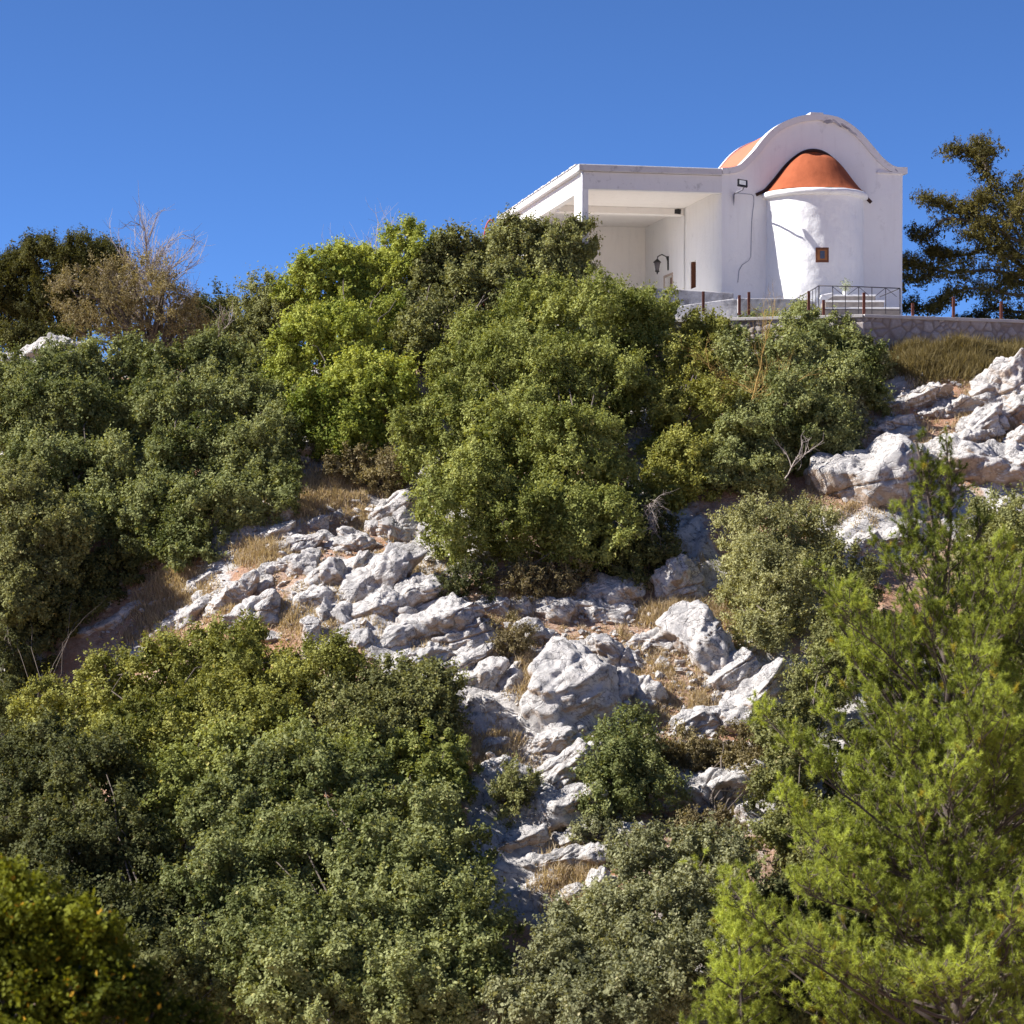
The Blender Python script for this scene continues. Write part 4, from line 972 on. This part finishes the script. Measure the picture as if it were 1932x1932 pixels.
# apse
cu, R = 3.18, 1.64
th = np.linspace(0, math.pi, 97); zz = np.linspace(6.6, 11.5, 80); T_, Z_ = np.meshgrid(th, zz)
pr = np.stack([np.cos(T_), np.sin(T_), Z_], -1)
rr = R + .035 * fbm(np.stack([np.cos(T_) * 2.6, np.sin(T_) * 2.6, Z_ * 1.5], -1) * 1.2, 4) + .01 * fbm(np.stack([np.cos(T_) * 9, np.sin(T_) * 9, Z_ * 6], -1), 3)
V = np.stack([cu + rr * np.cos(T_), -rr * np.sin(T_), Z_], -1).reshape(-1, 3)
i = np.arange(97 * 80).reshape(80, 97)
ap = MB().add(G(V), np.stack([i[:-1, 1:], i[:-1, :-1], i[1:, :-1], i[1:, 1:]], -1).reshape(-1, 4)).build('apse_wall', M['plaster'], ch, smooth=True)
# ledge under the dome
m = MB(); prof = [(1.5, 11.44), (1.72, 11.45), (1.80, 11.50), (1.81, 11.60), (1.76, 11.655), (1.5, 11.665)]
nT = 81; th = np.linspace(0, math.pi, nT); V = []
for r_, z_ in prof:
    w_ = .02 * fbm(np.stack([np.cos(th) * 3, np.sin(th) * 3, th * 0 + z_], -1), 3)
    V.append(np.column_stack([cu + (r_ + w_) * np.cos(th), -(r_ + w_) * np.sin(th), z_ + w_ * .7 + .0 * th]))
V = np.vstack(V); i = np.arange(len(prof) * nT).reshape(len(prof), nT)
m.add(G(V), np.stack([i[:-1, 1:], i[:-1, :-1], i[1:, :-1], i[1:, 1:]], -1).reshape(-1, 4)); m.build('apse_ledge', M['plaster'], ch, smooth=True)
# dome
pr_ = np.array([(0., 1.44), (.1, 1.43), (.22, 1.36), (.34, 1.22), (.46, 1.05), (.58, .83), (.70, .56), (.82, .30), (.92, .10), (1.0, -.02)])
rp = np.linspace(0, 1, 60); hp = np.interp(rp, pr_[:, 0], pr_[:, 1]); hp = np.convolve(np.pad(hp, 3, 'edge'), np.ones(7) / 7, 'valid')
th = np.linspace(0, math.pi, 91); T_, R_ = np.meshgrid(th, rp); H_ = np.interp(R_, rp, hp)
# the shell bulges away from the gable: fuller at the front than at the wall
bul = 1 + .30 * np.sin(T_) ** .8 * np.clip(np.sin(R_ * math.pi), 0, 1) 
H_ = H_ * (1 - .22 * np.sin(T_)) * np.clip(bul, 1, 1.3)
H_ += .03 * fbm(np.stack([np.cos(T_) * R_ * 4, np.sin(T_) * R_ * 4, R_], -1), 3)
V = np.stack([cu + 1.74 * R_ * np.cos(T_), -1.74 * R_ * np.sin(T_), 11.66 + H_], -1).reshape(-1, 3)
i = np.arange(91 * 60).reshape(60, 91)
MB().add(G(V), np.stack([i[:-1, :-1], i[:-1, 1:], i[1:, 1:], i[1:, :-1]], -1).reshape(-1, 4)).build('half_dome', M['terracotta'], ch, smooth=True)
# dark edge line where dome meets the gable, thickened to paint the rim shadow
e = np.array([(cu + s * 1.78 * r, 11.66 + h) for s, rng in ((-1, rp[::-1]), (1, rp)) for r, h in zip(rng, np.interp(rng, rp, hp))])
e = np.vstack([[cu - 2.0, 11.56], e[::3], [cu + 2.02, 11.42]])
MB().tube(G(np.column_stack([e[:, 0], np.full(len(e), -.02), e[:, 1] + .035])), .06, 6).build('edge_rim_shadow', M['darkline'], ch, smooth=True)
# apse window
def apse_box(a0, a1, z0, z1, r0, r1, name, mat, parent=ch):
    m = MB(); k = 5; a = np.linspace(a0, a1, k); V = []
    for r_ in (r0, r1):
        for z_ in (z0, z1):
            V.append(np.column_stack([cu + r_ * np.sin(a), -r_ * np.cos(a), np.full(k, z_)]))
    V = np.vstack(V); j = np.arange(k - 1)
    m.add(G(V), np.column_stack([j + 2*k, j + 2*k + 1, j + 3*k + 1, j + 3*k]), np.column_stack([j + k, j + 3*k, j + 3*k + 1, j + k + 1]), np.column_stack([j, j + 1, j + 2*k + 1, j + 2*k]),
          [[0, 2*k, 3*k, k], [k-1, 2*k-1, 4*k-1, 3*k-1]])
    return m.build(name, mat, parent)
wz0, wz1 = (HOR - 495) / F * 79, (HOR - 467) / F * 79
ac = -.155; aw = .13
win = apse_box(ac - aw, ac + aw, wz0, wz1, R - .1, R + .028, 'window', M['wood'])
apse_box(ac - aw * .72, ac + aw * .72, wz0 + .07, wz1 - .07, R, R + .036, 'frame', simple('ochre_frame', (.33, .13, .045), .6), win)
apse_box(ac - aw * .36, ac + aw * .36, wz0 + .12, wz1 - .11, R, R + .042, 'pane', M['glass'], win)
# porch: slab, beams, pier, rear part
P_ = -4.73
m = MB().box((P_ - .16, -.14, 12.19), (-.02, 13.5, 12.42), G); sl = m.build('porch_roof', plaster('slab_plaster', (.62, .60, .60), .35), ch, bevel=.03)
MB().box((P_ + .0, .02, 12.07), (-.001, 13.38, 12.188), G).build('porch_ceiling', M['plaster_in'], ch)
m = MB().box((P_, -.02, 11.62), (-.001, .24, 12.187), G); m.build('front_beam', plaster('beam_plaster', (.76, .75, .75), .05), ch, bevel=.012)
MB().box((P_ + .25, .241, 11.74), (-.002, 13.2, 12.065), G).build('ceiling_panel', M['plaster_in'], ch)
MB().box((P_ + .02, .241, 11.60), (P_ + .248, 13.3, 12.186), G).build('side_beam', M['plaster'], ch, bevel=.012)
MB().box((P_ + .251, 4.6, 11.50), (-.003, 5.0, 11.738), G).build('cross_beam', M['plaster_in'], ch, bevel=.012)
MB().box((P_ - .002, -.022, 6.6), (P_ + .19, 1.2, 11.618), G).build('pier', M['plaster'], ch, bevel=.012)
MB().box((P_ + .012, 6.7, 6.6), (P_ + .24, 13.3, 11.598), G).build('outer_wall', M['plaster'], ch)
MB().box((P_ + .242, 9.8, 6.6), (-.004, 10.1, 11.738), G).build('porch_rear_wall', M['plaster_in'], ch)
MB().box((P_ - .3, -.6, 6.4), (Wd + .2, 13.8, 7.62), G).build('plinth', simple('pale_floor', (.73, .70, .66), .9, .1, .1, 3), ch)
MB().tube(G([[P_ - .03, -.05, 12.2], [P_ - .03, -.05, 7.6]]), .035, 6).build('drainpipe', M['plaster'], ch, smooth=True)
# loose tiles on slab edge
for k in range(24):
    d_ = .2 + k * .55 + random.uniform(-.05, .05); MB().box((P_ - .19, d_, 12.421), (P_ + .12, d_ + .44, 12.45 + random.uniform(0, .03)), G).build('edge_tile', M['plaster_dirty'], ch, bevel=.01)
# window and door in porch wall
w_ = MB().box((.28, 3.082, 8.832), (.32, 3.748, 9.768), G).build('window', M['iron'], ch)
MB().box((.02, 3.70, 8.84), (.27, 3.745, 9.76), G).build('shutter', M['wood'], w_)
MB().box((.2, 6.102, 7.62), (.26, 7.098, 9.578), G).build('door', M['wood'], ch)
MB().box((-.025, 6.0, 7.62), (-.001, 6.098, 9.66), G).box((-.025, 7.102, 7.62), (-.001, 7.2, 9.66), G).box((-.025, 6.098, 9.582), (-.001, 7.102, 9.66), G).build('door_frame', simple('tan_frame', (.45, .36, .30), .8), ch)
# cable on the facade
cpx = [(1387,364),(1418,367),(1422,371),(1422,385),(1420,400),(1418,420),(1416.5,485),(1412,492),(1400,500),(1394,511),(1392,533)]
cb = np.array([unp(*p) for p in cpx]); MB().tube(G(np.column_stack([cb[:, 0], np.full(len(cb), -.012), cb[:, 1]])), .011, 5).build('cable', M['cable'], ch)
# dark stain / hole at the beam end
MB().prism([(-.34, 11.55), (-.12, 11.53), (-.10, 11.70), (-.2, 11.72), (-.33, 11.70)], 4.588, 4.6, G).build('hole', M['black'], ch)

# floodlight
u0, z0 = unp(1384, 390); u1, z1 = u0 - .06, unp(1389, 349)[1] - .12; zA = unp(1384, 366)[1]
fl = thing('floodlight', 'black floodlight on a pipe bracket high on the chapel gable', 'floodlight', tuple(G([[u0, 0, z0]])[0]))
MB().tube(G([[u0, -.03, z0], [u0, -.03, zA - .12], [u0, -.05, zA - .03], [u0, -.15, zA], [u0, -1.0, zA], [u0, -1.12, zA + .05]]), .030, 6).build('bracket', simple('bracket_metal', (.2, .2, .23), .5), fl, smooth=True)
def rot_box(c, half, rx_, ry_, name, mat, parent, off=(0, 0, 0)):
    v = np.array([[sx, sy, sz] for sx in (-1, 1) for sy in (-1, 1) for sz in (-1, 1)], float) * half + off
    Rm = np.array(Euler((rx_, ry_, 0)).to_matrix()); v = v @ Rm.T + c
    return MB().add(G(v), [[0,1,3,2],[4,6,7,5],[0,4,5,1],[2,3,7,6],[0,2,6,4],[1,5,7,3]]).build(name, mat, parent, bevel=.008)
fc = np.array([u1, -1.18, z1])
hs = rot_box(fc, (.17, .035, .13), rad(-25), rad(8), 'housing', M['black'], fl)
rot_box(fc, (.11, .004, .085), rad(-25), rad(8), 'lamp_glass', M['lamp_glass'], hs, (0, -.04, 0))
# lantern beside the door
lc = np.array([-.42, 6.6, 9.93]); lt = thing('wall_lantern', 'black carriage lantern on a scroll bracket above the porch door', 'lantern', tuple(G([lc])[0]))
MB().tube(G([[0, 6.6, 10.0], [-.08, 6.6, 10.28], [-.25, 6.6, 10.36], [-.40, 6.6, 10.28], [-.42, 6.6, 10.18]]), .022, 6).tube(G([[-.01, 6.6, 9.8], [-.02, 6.6, 10.3]]), .04, 6).build('bracket', M['black'], lt, smooth=True)
def lathe(prof, c, k=8):
    a = np.arange(k) / k * 6.283; V = np.vstack([np.column_stack([c[0] + r * np.cos(a), c[1] + r * np.sin(a), np.full(k, c[2] + z)]) for r, z in prof]); i = np.arange(len(prof) * k).reshape(-1, k); j = np.roll(i, -1, 1)
    return MB().add(G(V), np.stack([i[:-1], j[:-1], j[1:], i[1:]], -1).reshape(-1, 4))
lathe([(.01, .28), (.05, .24), (.14, .16), (.15, .13), (.13, .13), (.0, .13)], lc, 6).build('cap', M['black'], lt)
lathe([(.115, .13), (.07, -.16)], lc, 6).build('lamp_glass', simple('smoky_glass', (.10, .09, .10), .2), lt)
lathe([(.08, -.15), (.085, -.19), (.03, -.22), (.02, -.28), (.0, -.28)], lc, 6).build('base', M['black'], lt)

# red hoop beyond the left end of the roof
hc = W(924, 445, 93.5); hp_ = MB(); a = np.linspace(-.2, math.pi + .2, 22)
hp_.tube(np.column_stack([hc[0] + .21 * np.cos(a) + .05 * np.sin(a), np.full(22, hc[1]), hc[2] + .62 * np.sin(a)]), .032, 6)
hp_.tube([(hc[0] - .2, hc[1], hc[2]), (hc[0] - .22, hc[1], 6.4)], .03, 6).tube([(hc[0] + .2, hc[1], hc[2]), (hc[0] + .2, hc[1], 6.4)], .03, 6)
tag(hp_.build('metal_hoop', M['red'], None, smooth=True), 'thin red metal hoop beyond the left end of the roof', 'hoop')

# low walls, steps, railing
def slab_px(name, label, cat, pxs, d, thick, mat, extra=None):
    pts = [((x - 966) / F * d, (HOR - y) / F * d) for x, y in pxs]
    m = MB().prism(pts[::-1], d, d + thick, lambda v: v); return tag(m.build(name, mat, None, bevel=.02), label, cat, 'low walls on the terrace')
slab_px('low_wall', 'grey stained plaster wall sloping down in front of the porch', 'wall', [(1225,543),(1384,553),(1384,600),(1225,600)], 78.9, .3, M['plaster_low'])
slab_px('low_wall', 'long grey plaster wall along the foot of the apse', 'wall', [(1392,562.5),(1500,563.5),(1541,569),(1541,600),(1392,600)], 77.9, .3, M['plaster_low'])
slab_px('low_wall', 'white ramp wall with a bluish top behind the leftmost posts', 'wall', [(1270,580),(1296,575),(1384,563.5),(1391,566),(1391,600),(1270,600)], 77.0, .35, M['plaster_dirty'])
st = thing('stone_steps', 'three rough stone steps with whitewashed treads behind the railing', 'steps', tuple(W(1600, 592, 77.2)))
for x0, x1, y0, y1, d in ((1551, 1652, 556, 600, 78.0), (1557, 1668, 567, 600, 77.65), (1556, 1699, 580, 601, 77.3)):
    a = W(x0, y0, d); b_ = W(x1, y1, d)
    MB().box((a[0], d, b_[2]), (b_[0], d + .34, a[2] - .05)).build('riser', M['stone_step'], st, bevel=.02)
    MB().box((a[0] - .02, d - .03, a[2] - .049), (b_[0] + .02, d + .36, a[2])).build('tread', M['plaster'], st, bevel=.01)
pp = [W(x, y, 77.28) for x, y in ((1544, 566), (1549, 557), (1570, 553), (1573, 558), (1548, 574), (1544, 590))]
MB().prism([(p[0], p[2]) for p in pp][::-1], 77.1, 77.27, lambda v: v).build('side_curb', M['plaster'], st, bevel=.02)
rl = thing('railing', 'thin dark iron railing with diagonal stays around the steps', 'railing', tuple(W(1620, 592, 76.9)))
dr_ = 76.95; top = MB().tube([W(1545, 539, dr_), W(1620, 541, dr_), W(1698, 544, dr_)], .017, 5).tube([W(1545, 539, dr_), W(1525, 551, dr_ + .4), W(1498, 566, dr_ + .8)], .015, 5).tube([W(1698, 544, dr_), W(1660, 560, dr_ + 1.0)], .015, 5)
top.build('top_rail', M['iron'], rl, smooth=True)
MB().tube([W(1545, 584, dr_), W(1698, 585, dr_)], .012, 5).build('bottom_rail', M['iron'], rl)
for x in (1545, 1571, 1595, 1620, 1645, 1671, 1698):
    MB().tube([W(x, 539 + (x - 1545) * .033, dr_), W(x, 592, dr_)], .02 if x in (1545, 1698) else .014, 5).build('baluster', M['iron'], rl)
for a_, b__ in (((1571, 541), (1590, 556)), ((1620, 541), (1600, 556)), ((1620, 541), (1640, 558)), ((1671, 543), (1650, 560)), ((1671, 543), (1692, 560))):
    MB().tube([W(*a_, dr_), W(*b__, dr_)], .009, 4).build('stay', M['iron'], rl)
for x in (1503, 1509, 1515, 1521, 1527, 1533, 1539):
    t = (1545 - x) / 47; MB().tube([W(x, 539 + t * 27, dr_ + .8 * t), W(x, 580, dr_ + .8 * t)], .010, 4).build('baluster', M['iron'], rl)
# white flower pot on the steps
pc = W(1595, 562, 78.1); pot = thing('potted_plant', 'small white flowering plant standing on the top step', 'plant', tuple(pc))
rgp = np.random.default_rng(4)
mb = MB(); mb.tube([pc, pc + [0, 0, .22]], [.07, .09], 8); mb.build('pot', M['whitepot'], pot)
q_ = pc + [0, 0, .38] + rgp.normal(size=(260, 3)) * [.09, .09, .11]; v, f = leaves(q_, nrm(rgp.normal(size=(260, 3))), np.full(260, .05), .6, rgp)
link('foliage', mesh_np('foliage', v - pc, f, leafmat('petals', (.15, .2, .08), (.6, .62, .55), (.8, .8, .8)), {'tint': np.repeat(rgp.random(260) * .84, 4)}), pot)

# ------------------------------------------------------------------ light, sky, camera
EL = rad(40); sdir = Vector((-math.cos(EL), -.035, math.sin(EL))).normalized()
sun = bpy.data.lights.new('sun', 'SUN'); sun.energy = 4.7; sun.angle = rad(.5); sun.color = (1, .96, .91)
so = bpy.data.objects.new('sun', sun); COL.objects.link(so); so.rotation_euler = sdir.to_track_quat('Z', 'Y').to_euler(); so.location = (-30, 0, 60)
w = bpy.data.worlds.new('World'); sc.world = w; w.use_nodes = True; nt = w.node_tree; nt.nodes.clear()
sky = N(nt, 'ShaderNodeTexSky', sky_type='NISHITA'); sky.sun_disc = False; sky.sun_elevation = EL; sky.sun_rotation = rad(-90)
sky.altitude = 7000; sky.air_density = 1.0; sky.dust_density = 0; sky.ozone_density = 10
bg = N(nt, 'ShaderNodeBackground'); bg.inputs[1].default_value = .086; wo = N(nt, 'ShaderNodeOutputWorld')
nt.links.new(sky.outputs[0], bg.inputs[0]); nt.links.new(bg.outputs[0], wo.inputs[0])
cam = bpy.data.cameras.new('camera'); co = bpy.data.objects.new('camera', cam); COL.objects.link(co)
co.location = (0, 0, 0); co.rotation_euler = (rad(90), 0, 0); cam.sensor_width = 36; cam.lens = 36 * F / 1932; cam.shift_y = (HOR - 966) / 1932
cam.dof.use_dof = True; cam.dof.focus_distance = 72; cam.dof.aperture_fstop = 1.8; cam.clip_start = .5; cam.clip_end = 6000; sc.camera = co
sc.view_settings.view_transform = 'Standard'; sc.view_settings.look = 'None'; sc.view_settings.gamma = 1; sc.view_settings.exposure = 1.05
sc.cycles.max_bounces = 6; sc.cycles.diffuse_bounces = 4; sc.cycles.glossy_bounces = 2; sc.cycles.transmission_bounces = 3; sc.cycles.transparent_max_bounces = 4
sc.cycles.use_denoising = True
print('polys', sum(len(o.data.polygons) for o in sc.objects if o.type == 'MESH'))
